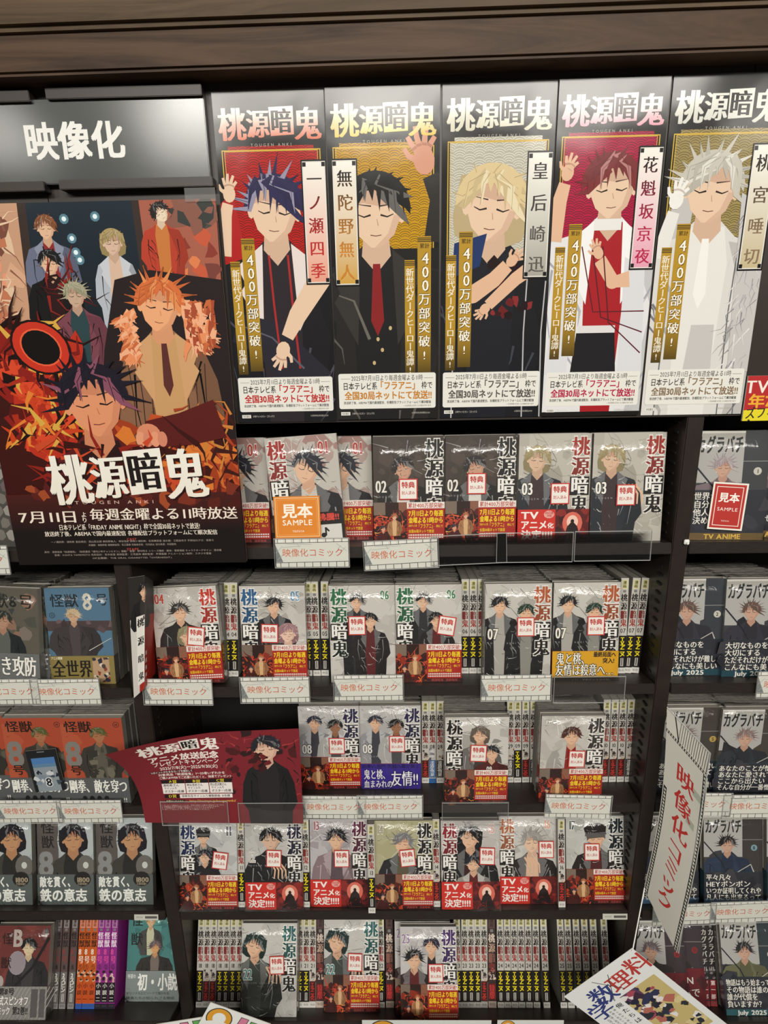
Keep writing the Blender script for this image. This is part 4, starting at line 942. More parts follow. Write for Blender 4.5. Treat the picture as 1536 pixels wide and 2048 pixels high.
# ================================================================== COMICS, middle bay
def A(sd): return lambda P, y0, H: band_a(P, y0, H, sd)
def B(sd): return lambda P, y0, H: band_b(P, y0, H, sd)
def band_slogan(bg, lines, col='#f2efe6', st='h', extra=None):
    def f(P, y0, H):
        P.rect(0, y0, 1, H, bg, 30)
        if extra: extra(P, y0, H)
        for t, x, y, h, ft in lines: P.text(t, x, y0 + y, h, col, 34, st, fit=ft, out=('o', mix(bg, '#000000', .35)))
    return f
VOL = {}
def vol(v, band=None, by=.97, tag_=''):
    k = v + tag_
    if k not in VOL: VOL[k] = comic_meshes(k, cover_print(v, band), band, by)
    return VOL[k]
import re
def re_vol(t): return re.sub(r'volume (\d\d)', lambda m: 'volume ' + words(m.group(1)), t)
def C(row, x, y, v, label, d, band='a', sticker=None, pile=11, yaw=0, roll=0, **kw):
    if band == 'a': m = vol(v, A(int(v)), .93, 'a')
    elif band == 'b': m = vol(v, B(int(v)), 1.06, 'b')
    elif band is None: m = vol(v, None, 0, 'n')
    else: m = vol(v, band[0], band[1], 'c')
    lab = re_vol(label)
    return comic(row, x, y, v, m, lab, 'face-out comics in the middle bay', d, yaw, roll, sticker, pile, 'volume %s cover%s' % (words(v), kw.pop('pl', '')), '', **kw)
# row 1
C(1, 468, 980, '01', 'dark volume 01 comic half hidden by the large poster edge', .035, sticker=None, pile=8, pl=' beside the large poster')
C(1, 563, 980, '02', 'volume 02 comic mostly hidden behind the orange sample card comic', .05, sticker=(-.2, .47, 0), pile=7, pl=' left of the sample copy')
C(1, 676, 980, '01', 'dark volume 01 comic peeking out right of the sample copy', .045, pile=7, pl=' right of the sample copy')
C(1, 818, 1000, '02', 'volume 02 comic above the second white label card, brown cover', .014, sticker=(-.01, .42, 0), pile=10, pl=', left pile')
C(1, 961, 1000, '02', 'brown volume 02 comic above an empty holder, beside the blond-figure covers', .018, sticker=(-.06, .46, 0), pile=10, pl=', right pile')
C(1, 1107, 1000, '03', 'volume 03 comic with red sash, blond figure on grey cover', .014, 'b', sticker=(.08, .36, 0), pile=10, pl=' with red sash')
C(1, 1254, 1000, '03', 'volume 03 comic without a sash, last on the top shelf', .014, None, sticker=(-.03, .34, 0), pile=10, pl=' without sash')
# the sample copy in a clear sleeve
def b01(P, y0, H):
    P.rect(0, y0, 1, H, '#1a1716', 30); P.text('大沸騰!!', .52, y0 + .02, .11, '#d8483c', 33, 'h', fit=.42); P.rect(.5, y0 + .18, .96, y0 + .5, '#d8d6d0', 31)
    P.ell(.70, y0 + .33, .035, .035, '#1a1716', 33, 12); P.rect(.72, y0 + .22, .745, y0 + .34, '#1a1716', 33); P.line([(.735, y0 + .23), (.78, y0 + .28)], .03, .02, '#1a1716', 34)
    P.text('この面白さ!!', .04, y0 + .42, .09, '#e8e2d8', 33, 'h', fit=.44)
smp = C(1, 618, 985, '01', 'volume 01 sample comic in a clear sleeve with orange card', .004, (b01, 1.08), pile=0, roll=-3.5)
S = Print(.074); S.rect(0, 0, 1, .92, '#e08420', 1); S.frame(.03, .03, .97, .89, .012, '#f4d8a8', 2); S.frame(.07, .07, .93, .85, .006, '#f0b868', 2)
S.text('見本', .16, .16, .33, '#fbf4e4', 3, 'h', fit=.68); S.text('SAMPLE', .17, .49, .17, '#fbf4e4', 3, 'b', fit=.66); S.text('TSUTAYA', .38, .74, .06, '#fbf4e4', 3, 'b', fit=.26)
o = link('sample_card', S.mesh('sample_card', .074 * .92, base='#e08420', edge='#e8b878', thick=.0006), M_CARD, smp); o.location = (-.018, -.0085, .014); o.rotation_euler = (0, math.radians(3), 0); tag(o, 'orange sample card')
# row 2
C(2, 378, 1265, '04', 'volume 04 comic turned slightly, first face-out of the second shelf', .012, sticker=(.12, .40, 8), pile=11, yaw=0, roll=-2)
C(2, 547, 1260, '05', 'volume 05 comic with blue title lettering', .02, sticker=(-.06, .42, 2), pile=11)
C(2, 725, 1262, '06', 'volume 06 comic without a sash, green title lettering', .016, None, sticker=(-.08, .5, 0), pile=11, pl=' without sash')
C(2, 857, 1262, '06', 'volume 06 comic with red and fiery sash, green title lettering', .016, sticker=(.25, .49, 9), pile=11, pl=' with sash')
C(2, 1036, 1258, '07', 'volume 07 comic without a sash, orange title lettering', .016, None, sticker=(.11, .47, 0), pile=11, pl=' without sash')
def b07(P, y0, H):
    P.rect(0, y0, 1, H, '#d8a020', 30); P.rect(.0, y0 + .42, 1, H, '#2a2418', 31)
    P.text('鬼と桃、', .06, y0 + .02, .2, '#f6f2e4', 34, 'm', fit=.5, out=('o', '#1c1814')); P.text('友情は殺意へ…', .05, y0 + .2, .2, '#f6f2e4', 34, 'm', fit=.88, out=('o', '#1c1814'))
    P.text('最終局面へ', .62, y0 + .01, .09, '#1c1814', 35, 'h', fit=.34); P.text('突入!', .76, y0 + .11, .09, '#1c1814', 35, 'h', fit=.18); P.text('シリーズ累計70万部突破!!', .3, y0 + .44, .06, '#f0e8d0', 35, 'b', fit=.6)
C(2, 1172, 1256, '07', 'volume 07 comic with yellow sash, orange title lettering', .018, (b07, 1.07), sticker=(.14, .47, 0), pile=11, pl=' with yellow sash')
# row 3
C(3, 660, 1500, '08', 'volume 08 comic with red sash, two figures in white', .045, sticker=(.12, .44, 0), pile=2, pl=' with red sash')
def b08(P, y0, H):
    P.rect(0, y0, 1, H, '#3c2c8c', 30); P.text('四季VS神門　死闘の幕が開く', .02, y0 + .01, .08, '#1c1438', 33, 'b', fit=.96)
    P.text('鬼と桃、', .05, y0 + .1, .2, '#f4f2f8', 34, 'm', fit=.42, out=('o', '#241a5a')); P.text('血まみれの', .05, y0 + .3, .16, '#f4f2f8', 34, 'm', fit=.48, out=('o', '#241a5a')); P.text('友情!!', .50, y0 + .13, .30, '#f4f2f8', 34, 'm', fit=.46, out=('o', '#241a5a'))
C(3, 781, 1498, '08', 'volume 08 comic with purple sash, two figures in white', .045, (b08, 1.06), sticker=(.11, .46, 0), pile=2, pl=' with purple sash')
C(3, 953, 1525, '09', 'volume 09 comic with long brown hair figure, before a tall bagged pile', .004, sticker=(.02, .5, 2), pile=9)
C(3, 1143, 1521, '10', 'volume 10 comic with white coat over red, before a tall bagged pile', .006, sticker=(.07, .42, 1), pile=9)
# row 4
C(4, 417, 1733, '11', 'volume 11 comic, figure in a peaked cap, leftmost face-out on the fourth shelf', .004, sticker=(.19, .47, 8), pile=3)
C(4, 548, 1730, '12', 'volume 12 comic with dark plain-collared figure', .004, 'b', sticker=(.0, .49, 2), pile=3)
C(4, 678, 1727, '13', 'volume 13 comic with maroon title lettering', .012, 'b', sticker=(.05, .46, 0), pile=3)
C(4, 808, 1730, '14', 'volume 14 comic with mustard cover and silver-haired figure', .005, sticker=(.08, .49, -6), pile=3)
C(4, 941, 1730, '15', 'volume 15 comic with long black hair figure, sagging film at its foot', .004, 'b', sticker=(.28, .51, 2), pile=3)
C(4, 1055, 1720, '16', 'volume 16 comic with pale-haired figure in an open dark coat', .02, 'b', sticker=(.32, .53, 0), pile=3)
C(4, 1190, 1720, '17', 'volume 17 comic, figure in a peaked cap, last on the fourth shelf', .02, sticker=(-.06, .50, 0), pile=3)
# row 5
C(5, 538, 1940, '22', 'volume 22 comic without a sash beside the colourful lettered cards', .012, None, sticker=(.15, .46, -2), pile=2, pl=' without sash')
C(5, 703, 1930, '22', 'volume 22 comic with red and fiery sash', .028, sticker=(.06, .44, 2), pile=2, pl=' with sash')
C(5, 846, 1938, '23', 'volume 23 comic showing a sliver behind its twin', .018, pile=2, pl='')
C(5, 858, 1950, '23', 'volume 23 comic standing foremost on the bottom shelf', -.002, sticker=(.12, .42, 0), pile=0)

# ---- spine-out comics
def SP(row, vol_, items, yt, yb, d, group, art=None, special=None):
    for i, it in enumerate(items):
        xt, xb = it[0], it[1]; k = it[2] if len(it) > 2 else None
        if k == 's':
            m = spine_mesh('sp' + vol_, body='#3c2a28', cols=('#d8c8b8', '#b89a88', '#8a5a50', '#8a3a34'), num=vol_, top='#5a4440', topmark='#3a2a28', band='#5a1f1e', bandtxt='特装版', bandcol='#c83a3a', foot='#c8b4a8', art=['#a8887c', '#e0c0ac', '#3a2826'], W=.0165, numcol='#d8ccc0')
            lab = 'dark brown special edition spine of volume %s on the bottom shelf' % vol_
        elif k == 'r':
            m = spine_mesh('r' + vol_, num=vol_, art=['#3a3230', '#8a7a70', '#d8b8a0'], band='#4a1614', bandtxt='TVアニメ化', bandcol='#c83a30'); lab = 'volume %s comic spine with dark red foot band' % vol_
        elif k == 'w':
            m = spine_mesh('w' + vol_, num=vol_, art=['#3a3230', '#8a7a70', '#d8b8a0'], band='#241c1c', bandtxt='漆原侑来', bandcol='#e0dcd4'); lab = 'volume %s comic spine with white lettering on a black foot band' % vol_
        elif k == 'u':
            m = spine_mesh('u' + vol_, num=vol_, art=['#5a5a62', '#8a8a92', '#d8d8dc'], band='#2c5a94', bandtxt='漆原侑来', bandcol='#e0e4ea', footcol='#2c6ab0'); lab = 'volume %s comic spine with blue foot band' % vol_
        else:
            m = spine_mesh(vol_, num=vol_); lab = 'volume %s comic spine with yellow on black foot band' % vol_
        same = [j for j in items if (j[2] if len(j) > 2 else None) == k]
        lab = lab.replace('volume ' + vol_, 'volume ' + words(vol_)).replace(' comic spine', ' spine').replace(' on the bottom shelf', '')
        if len(same) > 1: lab += ', %s from left' % NTH[same.index(it)]
        spine_comic(row, xt, xb, yt, yb, vol_, m, lab, 'volume %s spines on the %s' % (words(vol_), group), d)
SP(2, '04', [(440, 443), (452, 455), (467, 469)], 1170, 1346, .045, 'second shelf'); SP(2, '05', [(616, 617), (632, 634), (649, 650)], 1166, 1346, .045, 'second shelf')
SP(2, '06', [(930, 930), (946, 946), (962, 962)], 1163, 1340, .05, 'second shelf'); SP(2, '07', [(1253, 1243), (1274, 1255), (1292, 1270)], 1157, 1336, .045, 'second shelf, leaning')
SP(3, '08', [(850, 851, 'r'), (866, 865, 'u'), (881, 880, 'w')], 1415, 1573, .06, 'third shelf'); SP(3, '09', [(1021, 1020, 'w'), (1035, 1035), (1051, 1051, 'r'), (1067, 1067, 'w')], 1415, 1572, .06, 'third shelf')
SP(3, '10', [(1214, 1208, 'r'), (1230, 1224, 'r'), (1246, 1240, 'r'), (1262, 1256, 'w')], 1414, 1570, .06, 'third shelf')
for x, v, yt, yb, d in ((484, '11', 1648, 1815, .01), (613, '12', 1646, 1815, .01), (744, '13', 1643, 1828, -.008), (874, '14', 1640, 1814, .01), (1124, '16', 1636, 1812, .008)):
    SP(4, v, [(x, x, 'r' if v in ('14', '16') else None)], yt, yb, d, 'fourth shelf')
SP(5, '18', [(401, 398), (413, 411, 'r'), (426, 424, 'r'), (440, 438), (453, 450), (466, 464)], 1838, 2013, .04, 'bottom shelf'); SP(5, '19', [(479, 477)], 1838, 2013, .04, 'bottom shelf')
SP(5, '21', [(600, 599), (612.5, 612), (625.5, 625, 'r'), (639, 640, 's')], 1838, 2014, .04, 'bottom shelf'); SP(5, '22', [(763, 763), (779, 780, 's')], 1838, 2015, .04, 'bottom shelf')
SP(5, '23', [(917, 918), (929, 930), (942, 943), (955, 956), (968, 969, 'r'), (983, 985, 's')], 1838, 2013, .04, 'bottom shelf')
SP(5, '24', [(1000, 1002), (1014, 1016), (1028, 1030), (1042, 1044), (1056, 1059), (1071, 1074), (1088, 1094)], 1838, 2013, .04, 'bottom shelf')
SP(5, '25', [(1119, 1128), (1135, 1143), (1151, 1160), (1168, 1177), (1185, 1195, 'r'), (1207, 1217, 'r')], 1838, 2012, .04, 'bottom shelf')

# ================================================================== COMICS, left and right bays
def simple_cover(key, paint, band=None, by=1.0, spine='#9a968c', side='#6a6660'):
    if key in VOL: return VOL[key]
    P = Print(W_B); P.clip = (0, 0, 1, HB); paint(P)
    VOL[key] = comic_meshes(key, P, band, by, side, spine); return VOL[key]
def kaiju(P, x, y, h, col, lay='v', L=24):
    P.text('怪獣', x, y, h, col, L, 'b', fit=h * 2.1)
def p_blue(P):
    P.rect(0, 0, 1, HB, '#50738c', 1); P.rect(0, .52, 1, .68, '#4a3c3c', 2); blotch(P, .1, .5, 1, .75, ['#5a484a', '#3c3032', '#6a5658'], 14, 3, 3, (.04, .12))
    P.text('怪獣', .07, .09, .22, '#1c2226', 24, 'b', fit=.45); P.text('8', .57, .02, .38, '#cfc9ba', 24, 'b', sx=.85); P.text('号', .78, .09, .2, '#1c2226', 24, 'b'); P.ell(.09, .43, .045, .045, '#1c2226', 23); P.ell(.09, .43, .036, .036, '#50738c', 24); P.text('11', .065, .40, .06, '#1c2226', 25, 'b')
    fig(P, .42, .44, .2, '#c8b08a', '#c8a484', '#3c3638', '#4a4244', L=8, seed=5, style='spiky', length=3.2, width=1.5)
    P.line([(.62, 1.0), (.8, .9), (.98, .8)], .01, .006, '#d8d4c8', 20)
def b_gold(P, y0, H):
    P.rect(0, y0, 1, H, '#8a7a44', 30); P.text('アニメ開幕', .02, y0 + .01, .05, '#f0e8d0', 34, 'b', fit=.18); P.text('全世界', .03, y0 + .06, .3, '#1c1810', 34, 't', fit=.62)
    P.rect(.66, y0 + .03, .92, H - .03, '#b89878', 31); P.clip = (.66, y0 + .03, .92, H - .03); blotch(P, .66, y0, .92, H, ['#2a2c3a', '#8a3c30', '#d8ccb8', '#4a3c3a'], 22, 8, 32, (.02, .07)); P.clip = None
def p_green(P):
    P.rect(0, 0, 1, HB, '#5a564a', 1); blotch(P, 0, 0, 1, HB, ['#8a6a58', '#4a4c44', '#6c7058', '#3a3c3a', '#7a6e66'], 36, 9, 2, (.06, .2)); P.text('怪獣8号', .05, .08, .24, '#1c1e1c', 24, 'b', fit=.9)
    fig(P, .45, .5, .26, '#2c3028', '#b08a70', '#20262a', '#5a5e58', L=8, seed=9, style='short', length=4)
def p_red(P):
    P.rect(0, 0, 1, HB, '#a8482f', 1); blotch(P, 0, 0, 1, HB, ['#b05438', '#9c422c'], 16, 12, 2, (.1, .25))
    P.text('怪獣', .05, .05, .21, '#1e1814', 24, 'b', fit=.46); P.text('8', .02, .32, .62, '#7e7a74', 20, 'h', sx=.85); P.text('号', .06, 1.0 - .16, .2, '#1e1814', 24, 'b')
    P.ell(.9, .12, .05, .05, '#1e1814', 23); P.ell(.9, .12, .042, .042, '#a8482f', 24); P.text('14', .867, .09, .06, '#1e1814', 25, 'b')
    fig(P, .60, .3, .24, '#5a5c30', '#a8704c', '#3a3630', '#5c564c', L=8, seed=13, style='short', length=5, width=1.1, tilt=-.15)
    blotch(P, .45, .55, 1, 1.1, ['#5a5648', '#46443a', '#6e695a', '#34322c'], 22, 14, 16, (.05, .13))
def b_fist(P, y0, H):
    P.rect(0, y0, 1, H, '#585a5c', 30); P.text('剛拳、敵を穿つ', .02, y0 + .02, .26, '#f0f0e6', 34, 't', fit=.95); 
    for k in range(4): P.ell(.25 + k * .12, y0 + .37, .04, .05, '#1c2026', 32, 10)
    P.text('!!', .88, y0 + .34, .12, '#f0f0e6', 34, 'b')
def p_grey(P):
    P.rect(0, 0, 1, HB, '#5a5450', 1); P.rect(.38, 0, 1, .75, '#a8b0b2', 1); P.ell(.7, .4, .34, .42, '#b4bcbc', 2, 20); P.text('怪獣', .07, .05, .24, '#1e1c1a', 24, 'b', vert=True, fit=.5); P.text('8', .02, .5, .62, '#8a8c8a', 20, 'h', sx=.85)
    fig(P, .64, .36, .42, '#1a1720', '#c09068', '#3c3c36', '#232320', L=8, seed=17, style='bob', length=4, width=.8, tilt=-.1)
    P.ell(.86, .86, .16, .2, '#6a6862', 18); P.ell(.86, .84, .05, .06, '#c8ccc4', 19)
def b_iron(P, y0, H):
    P.rect(0, y0, 1, H, '#58605f', 30); P.text('敵を貫く、', .04, y0 + .03, .2, '#eef0e8', 34, 'h', fit=.62); P.text('鉄の意志', .04, y0 + .25, .24, '#eef0e8', 34, 'h', fit=.84)
    P.ell(.80, y0 + .08, .15, .13, '#1c1a18', 33); P.text('1800', .69, y0 + .03, .12, '#a89a80', 35, 't', fit=.24); P.text('万部突破!!', .71, y0 + .14, .05, '#a89a80', 35, 'b', fit=.18)
def p_B(P):
    P.rect(0, 0, 1, HB, '#6e3430', 1); blotch(P, 0, 0, 1, HB, ['#7c3c36', '#5e2c2a'], 18, 19, 2, (.08, .2)); P.text('怪獣', .12, .12, .2, '#2a1614', 24, 'b', vert=True, fit=.6); P.text('B', .32, .0, .4, '#b8aca4', 24, 'h', sx=.8); P.text('8', .0, .75, .5, '#b0a8a2', 20, 'h', sx=.8); P.ell(.93, .1, .05, .05, '#2a1614', 23)
    fig(P, .62, .36, .26, '#161518', '#dcc8a4', '#2c2a2c', '#3c3a3c', L=8, seed=21, style='short', length=4, width=1.1); P.ell(.42, .62, .16, .2, '#9a8e96', 18); P.line([(.98, .2), (.7, .7), (.4, 1.0)], .05, .04, '#1c1a1c', 19)
def b_spin(P, y0, H):
    P.rect(0, y0, 1, H, '#8a8884', 30)
    for k in range(18): P.line([(k * .07 - .3, H), (k * .07, y0)], .012, .012, '#a4a29e', 31)
    P.text('第8号', .12, y0 + .02, .12, '#2c2826', 34, 'h', fit=.3); P.text('公式スピンオフ', .06, y0 + .15, .16, '#f4f2ec', 34, 'h', fit=.62, out=('o', '#2c2826')); P.text('コミック', .06, y0 + .32, .14, '#f4f2ec', 34, 'h', fit=.3, out=('o', '#2c2826')); P.text('第2巻!!', .4, y0 + .32, .14, '#2c2826', 34, 'h', fit=.28)
    P.rect(.72, y0 + .04, .84, H - .04, '#5a5654', 32); P.rect(.87, y0 + .04, .97, H - .04, '#5a5654', 32)
def p_teal(P):
    P.rect(0, 0, 1, HB, '#4a8480', 1); blotch(P, 0, 0, 1, HB, ['#5a9890', '#3f7470'], 16, 23, 2, (.08, .2)); P.text('怪獣', .05, .04, .23, '#1c2422', 24, 'b', vert=True, fit=.56)
    fig(P, .42, .18, .17, '#b09868', '#d8b48c', '#4a4a48', '#c8c8a8', L=8, seed=25, style='short', length=3.4); fig(P, .52, .62, .2, '#6a5a5c', '#d8a470', '#33302e', '#7a6e66', L=16, seed=26, style='spiky', length=3, width=1.3)
def b_novel(P, y0, H):
    P.rect(0, y0, 1, H, '#86908e', 30); P.text('初・小説', .22, y0 + .04, .3, '#f6f6f0', 34, 'h', fit=.75); P.text('待望の', .03, y0 + .05, .08, '#e8ecea', 34, 'b', fit=.16)
    P.text('オリジナルエピソードで描かれる', .02, y0 + .35, .05, '#3a4442', 34, 'b', fit=.8); P.text('隊員たちの知られざる物語', .02, y0 + .43, .05, '#3a4442', 34, 'b', fit=.9)
def SC_(row, x, y, m, label, group, d, pile=8, pl='', **kw):
    return comic(row, x, y, label[:6], m, label, group, d, pile=pile, pile_label=re.sub(r'^(film-wrapped )?comic (piled )?(behind )?(the )?', '', pl), pile_group='', **kw)
GL = 'face-out comics in the left bay'
gr = band_slogan('#6a6c6c', [('隙なき攻防', .02, .04, .34, .93)], st='t')
SC_(2, 8, 1275, simple_cover('green', p_green, gr, 1.02), 'olive and brown comic cut off by the left photo edge', GL, .012, 10, 'film-wrapped comic piled behind the olive and brown cover', roll=3)
SC_(2, 84, 1268, simple_cover('green', p_green, gr, 1.02), 'olive and brown comic half hidden behind its twin, second shelf of left bay', GL, .035, 0, roll=2)
SC_(2, 160, 1265, simple_cover('blue', p_blue, b_gold, 1.08), 'blue comic with mustard sash', GL, .02, 10, 'film-wrapped comic piled behind the blue cover')
red = simple_cover('red', p_red, b_fist, 1.08)
SC_(3, -45, 1508, red, 'red-orange comic of which only the right edge shows at the left photo edge', GL, .02, 7, 'comic piled behind the red-orange cover at the photo edge', wrap=False)
r14 = SC_(3, 74, 1512, red, 'red-orange comic with a black phone-shaped card stuck on its sash', GL, .012, 9, 'comic piled behind the red-orange cover with the phone card', wrap=False)
S = Print(.058); S.clip = (0, 0, 1, 1.5); S.rect(0, 0, 1, 1.5, '#14161a', 1); S.rect(.12, .28, .88, 1.5, '#5c7f9e', 2); S.rect(.12, .28, .88, .5, '#4a78b0', 3); S.rect(.12, .62, .88, 1.5, '#8a949a', 3); blotch(S, .15, .7, .85, 1.45, ['#c8ccd0', '#3c4a58', '#1c2630', '#7a8894'], 18, 3, 4, (.06, .16)); S.rect(.36, .06, .6, .085, '#8a8a8a', 3); S.text('8', .42, .95, .42, '#101418', 6, 'b', out=('o', '#e0e4e8'))
o = link('phone_card', S.mesh('phone_card', .058 * 1.15, base='#14161a', thick=.0005), M_CARD, r14); o.location = (.018, -.0062, .048); o.rotation_euler = (0, math.radians(-5), 0); tag(o, 'black phone-shaped card')
SC_(3, 191, 1518, red, 'red-orange comic nearest the middle bay', GL, .010, 10, 'comic piled behind the red-orange cover nearest the middle bay', wrap=False)
grey = simple_cover('grey', p_grey, b_iron, 1.0)
for x, lab in ((8, 'grey comic with dark-haired profile cut off by the left photo edge'), (131, 'grey comic with dark-haired profile, middle one of three alike'), (249, 'grey comic with dark-haired profile nearest the middle bay')):
    SC_(4, x, 1718, grey, lab, GL, .02, 3, 'comic piled behind the ' + lab)
SC_(5, 42, 1940, simple_cover('B', p_B, b_spin, 1.0), 'dark red comic with grey striped sash at the bottom left', GL, .004, 3, 'comic piled behind the dark red striped-sash cover')
SC_(5, 307, 1928, simple_cover('teal', p_teal, b_novel, 1.02), 'teal comic with grey sash standing beside the magenta spines', GL, .06, 2, 'comic behind the teal cover')
def spk(key, body, cols, num, bandc, txt, foot, art=None, bandcol='#e8e4dc', title='怪獣8号'):
    return spine_mesh(key, title=title, body=body, cols=cols, num=num, top=mix(body, '#ffffff', .2), topmark=mix(body, '#000000', .4), band=bandc, bandtxt=txt, bandcol=bandcol, footcol=foot, art=art, numcol='#1c1816')
mb = spk('kb', '#5c4a48', ('#1c1816', '#2a2220', '#8a3c38'), 'B', '#6e6c6a', '2スピン', '#8a8886'); mo = spk('ko', '#c85a1c', ('#241408', '#241408', '#f0e4d4'), '①', '#c8501c', '小説一', '#2c5ab0', ['#241a18', '#d8b090'], '#241408'); mm = spk('km', '#94288a', ('#f0e0ec', '#f0e0ec', '#e0509a'), '②', '#181416', '小説二', '#1c1a28', ['#e8d8dc', '#1c1a1c', '#d8b0a0'])
for grp, m, lab, xs_ in (('dark grey spines', mb, 'dark grey and red spine marked with a white letter B', ((118, 109), (133, 124), (150, 141))), ('orange spines', mo, 'orange comic spine with blue foot', ((165, 157), (177, 169), (190, 182))), ('magenta spines', mm, 'magenta comic spine with black and white foot', ((203, 195), (215, 208), (230, 222)))):
    for j, (xt, xb) in enumerate(xs_):
        spine_comic(5, xt, xb, 1843, 2012, 'k', m, lab + ', ' + ('left', 'middle', 'right')[j] + ' one of three', grp, .035)
# right bay
GR = 'face-out comics in the right bay'
def kag(P, tone, hair, coat, num, seed, numc='#c8c4b8'):
    P.rect(0, 0, 1, HB, mix('#3a3c3a', tone, .25), 1); P.rect(0, 0, .66, .34, '#a8a69e', 2); P.rect(0, .1, .66, .72, '#b0aeaa', 2)
    blotch(P, 0, .7, 1, HB, [mix(tone, '#2a2a2e', .5), '#3a3a40', '#24242a'], 20, seed, 3, (.06, .2)); P.rect(0, 0, .66, .03, '#d0cec6', 4)
    P.rect(.66, 0, 1, HB, mix('#34363a', tone, .3), 5); P.line([(.66, .42), (1, .42)], .008, .008, '#9a9a96', 6)
    P.text('カグラバチ', .02, .06, .26, '#202422', 6, 'h', fit=.63)
    fig(P, .4, .5, .26, hair, '#c8a08a', coat, mix(coat, '#000000', .3), L=10, seed=seed, style='spiky', length=4, width=1.3); P.line([(.0, .45), (.3, .8), (.5, 1.2)], .02, .02, '#20222c', 22); P.line([(.55, 1.0), (.8, .85), (.9, 1.1)], .012, .03, '#b8b4ac', 22)
    P.ell(.86, .56, .055, .055, numc, 22); P.text(num, .86, .52, .08, '#24262a', 23, 'b', align='c')
def b_text(lines, foot='#1d4450', tail='July 2025', tailc='#eeeae0'):
    def f(P, y0, H):
        P.rect(0, y0, 1, H, '#2a2c34', 30); blotch(P, 0, y0, 1, H, ['#34363e', '#22242c', '#3c3a40'], 12, len(lines[0]), 31, (.08, .2)); P.rect(0, H - .1, 1, H, foot, 32)
        n = len(lines)
        for i, t in enumerate(lines): P.text(t, .03, y0 + .03 + i * .115, .118, '#f0ece0', 34, 'm', fit=min(.94, .118 * len(t) * .92))
        P.text(tail, .2, H - .1, .1, tailc, 34, 'h', fit=.5)
    return f
def KG(key, *a_, band=None, by=.95): return simple_cover(key, lambda P: kag(P, *a_), band, by, '#6a706e', '#3a5a64')
k1 = KG('k1', '#4a4c50', '#a89a9c', '#7a6a70', '1', 41, band=b_text(['世界が', '自分のことを', '他人に', '決めさせない'], '#6a5430', 'TV ANIME', '#d8b050'), by=.82)
k2 = KG('k2', '#3c4450', '#6a5248', '#34323c', '2', 42, band=b_text(['大切なものを', '大切にする', 'ただそれだけが難しく', 'こんなにも美しい']), by=.95)
k5 = KG('k5', '#5a4c34', '#8a7470', '#2c3038', '5', 43, '#b89a50', band=b_text(['あなたのことが憎い', 'あなたに愛されて', 'ここから出たい', 'そんな自分が一番憎い'], '#2a2c34', ''), by=.95)
k8 = KG('k8', '#4c3c28', '#201a1c', '#28364e', '8', 44, '#7a9aa4', band=b_text(['平々凡々', 'HEYポンポン', 'いつか証明してくれや', '凡人にも出来るって'], '#5a7a9c', ''), by=.98)
k12 = KG('k12', '#2c4448', '#2c2a2c', '#6a6a4c', '12', 45, band=b_text(['物語はもう始まっている', 'その物語は誰のもの', '誰が代償を', '負いますか？'], '#2c5a60'), by=.92)
def b_red(P, y0, H):
    P.rect(0, y0, 1, H, '#6a1c24', 30); blotch(P, 0, y0, 1, H, ['#7a2028', '#4a1a20'], 10, 5, 31, (.08, .2)); P.text('BORN', .3, y0 + .12, .16, '#ece6dc', 34, 'm', fit=.5); P.text('TIMESで', .3, y0 + .32, .16, '#ece6dc', 34, 'm', fit=.6)
k11 = KG('k11', '#4a2c30', '#6a5c5e', '#34302e', '11', 46, '#8a2a2c', band=b_red, by=.85)
sr = SC_(1, 1459, 968, k1, 'dark comic with white-haired figure and red sample card, in clear sleeve', GR, .016, 9, 'film-wrapped comic behind the red sample card copy', yaw=-4)
S = Print(.054); S.rect(0, 0, 1, 1.42, '#f0ebe0', 1); S.rect(.05, .05, .95, 1.37, '#b8281e', 2); S.frame(.12, .12, .88, 1.30, .02, '#f4ece0', 3)
S.text('見本', .2, .3, .3, '#f8f2e8', 4, 'h', fit=.6); S.text('SAMPLE', .2, .72, .15, '#f8f2e8', 4, 'r', fit=.6); S.text('TSUTAYA', .36, 1.12, .06, '#f0d8c8', 4, 'b', fit=.24)
o = link('sample_card', S.mesh('sample_card', .054 * 1.42, base='#f0ebe0', thick=.0006), M_CARD, sr); o.location = (-.006, -.008, .018); o.rotation_euler = (0, math.radians(4), 0); tag(o, 'red sample card')
SC_(1, 1556, 960, k1, 'dark comic with large white sash lettering at the right photo edge, top shelf', GR, .03, 8, 'comic behind the white-lettered cover at the edge')
SC_(2, 1386, 1248, k2, 'dark blue comic with gunmetal figure beside the right upright', GR, .035, 9, 'comic piled behind the dark blue cover beside the right upright')
SC_(2, 1515, 1245, k2, 'dark blue comic with gunmetal figure at the right photo edge', GR, .028, 9, 'comic piled behind the dark blue cover at the right photo edge')
SC_(3, 1378, 1502, k5, 'brown and black comic with ochre disc, beside the hanging banner', GR, .03, 8, 'comic behind the ochre disc cover')
SC_(3, 1500, 1500, k5, 'brown and black comic with spiky-haired figure at the right photo edge', GR, .022, 8, 'comic piled behind the spiky-haired cover at the right photo edge')
SC_(4, 1338, 1722, k8, 'blue-banded comic mostly hidden behind the hanging banner', GR, .02, 3, 'comic behind the banner-hidden blue cover')
SC_(4, 1466, 1718, k8, 'blue-banded comic with pale blue disc, in clear film', GR, .018, 3, 'comic behind the pale blue disc cover')
SC_(4, 1592, 1718, k8, 'blue-banded comic just entering at the right photo edge', GR, .018, 3, 'comic piled behind the blue-banded cover at the photo edge')
SC_(5, 1316, 1950, k11, 'dark comic with red sash behind the tilted white card', GR, .02, 2, 'comic behind the red-sash cover on the bottom right shelf')
SC_(5, 1352, 1945, k11, 'dark comic with red sash beside three dark red spines', GR, .035, 2, 'comic behind the second red-sash cover')
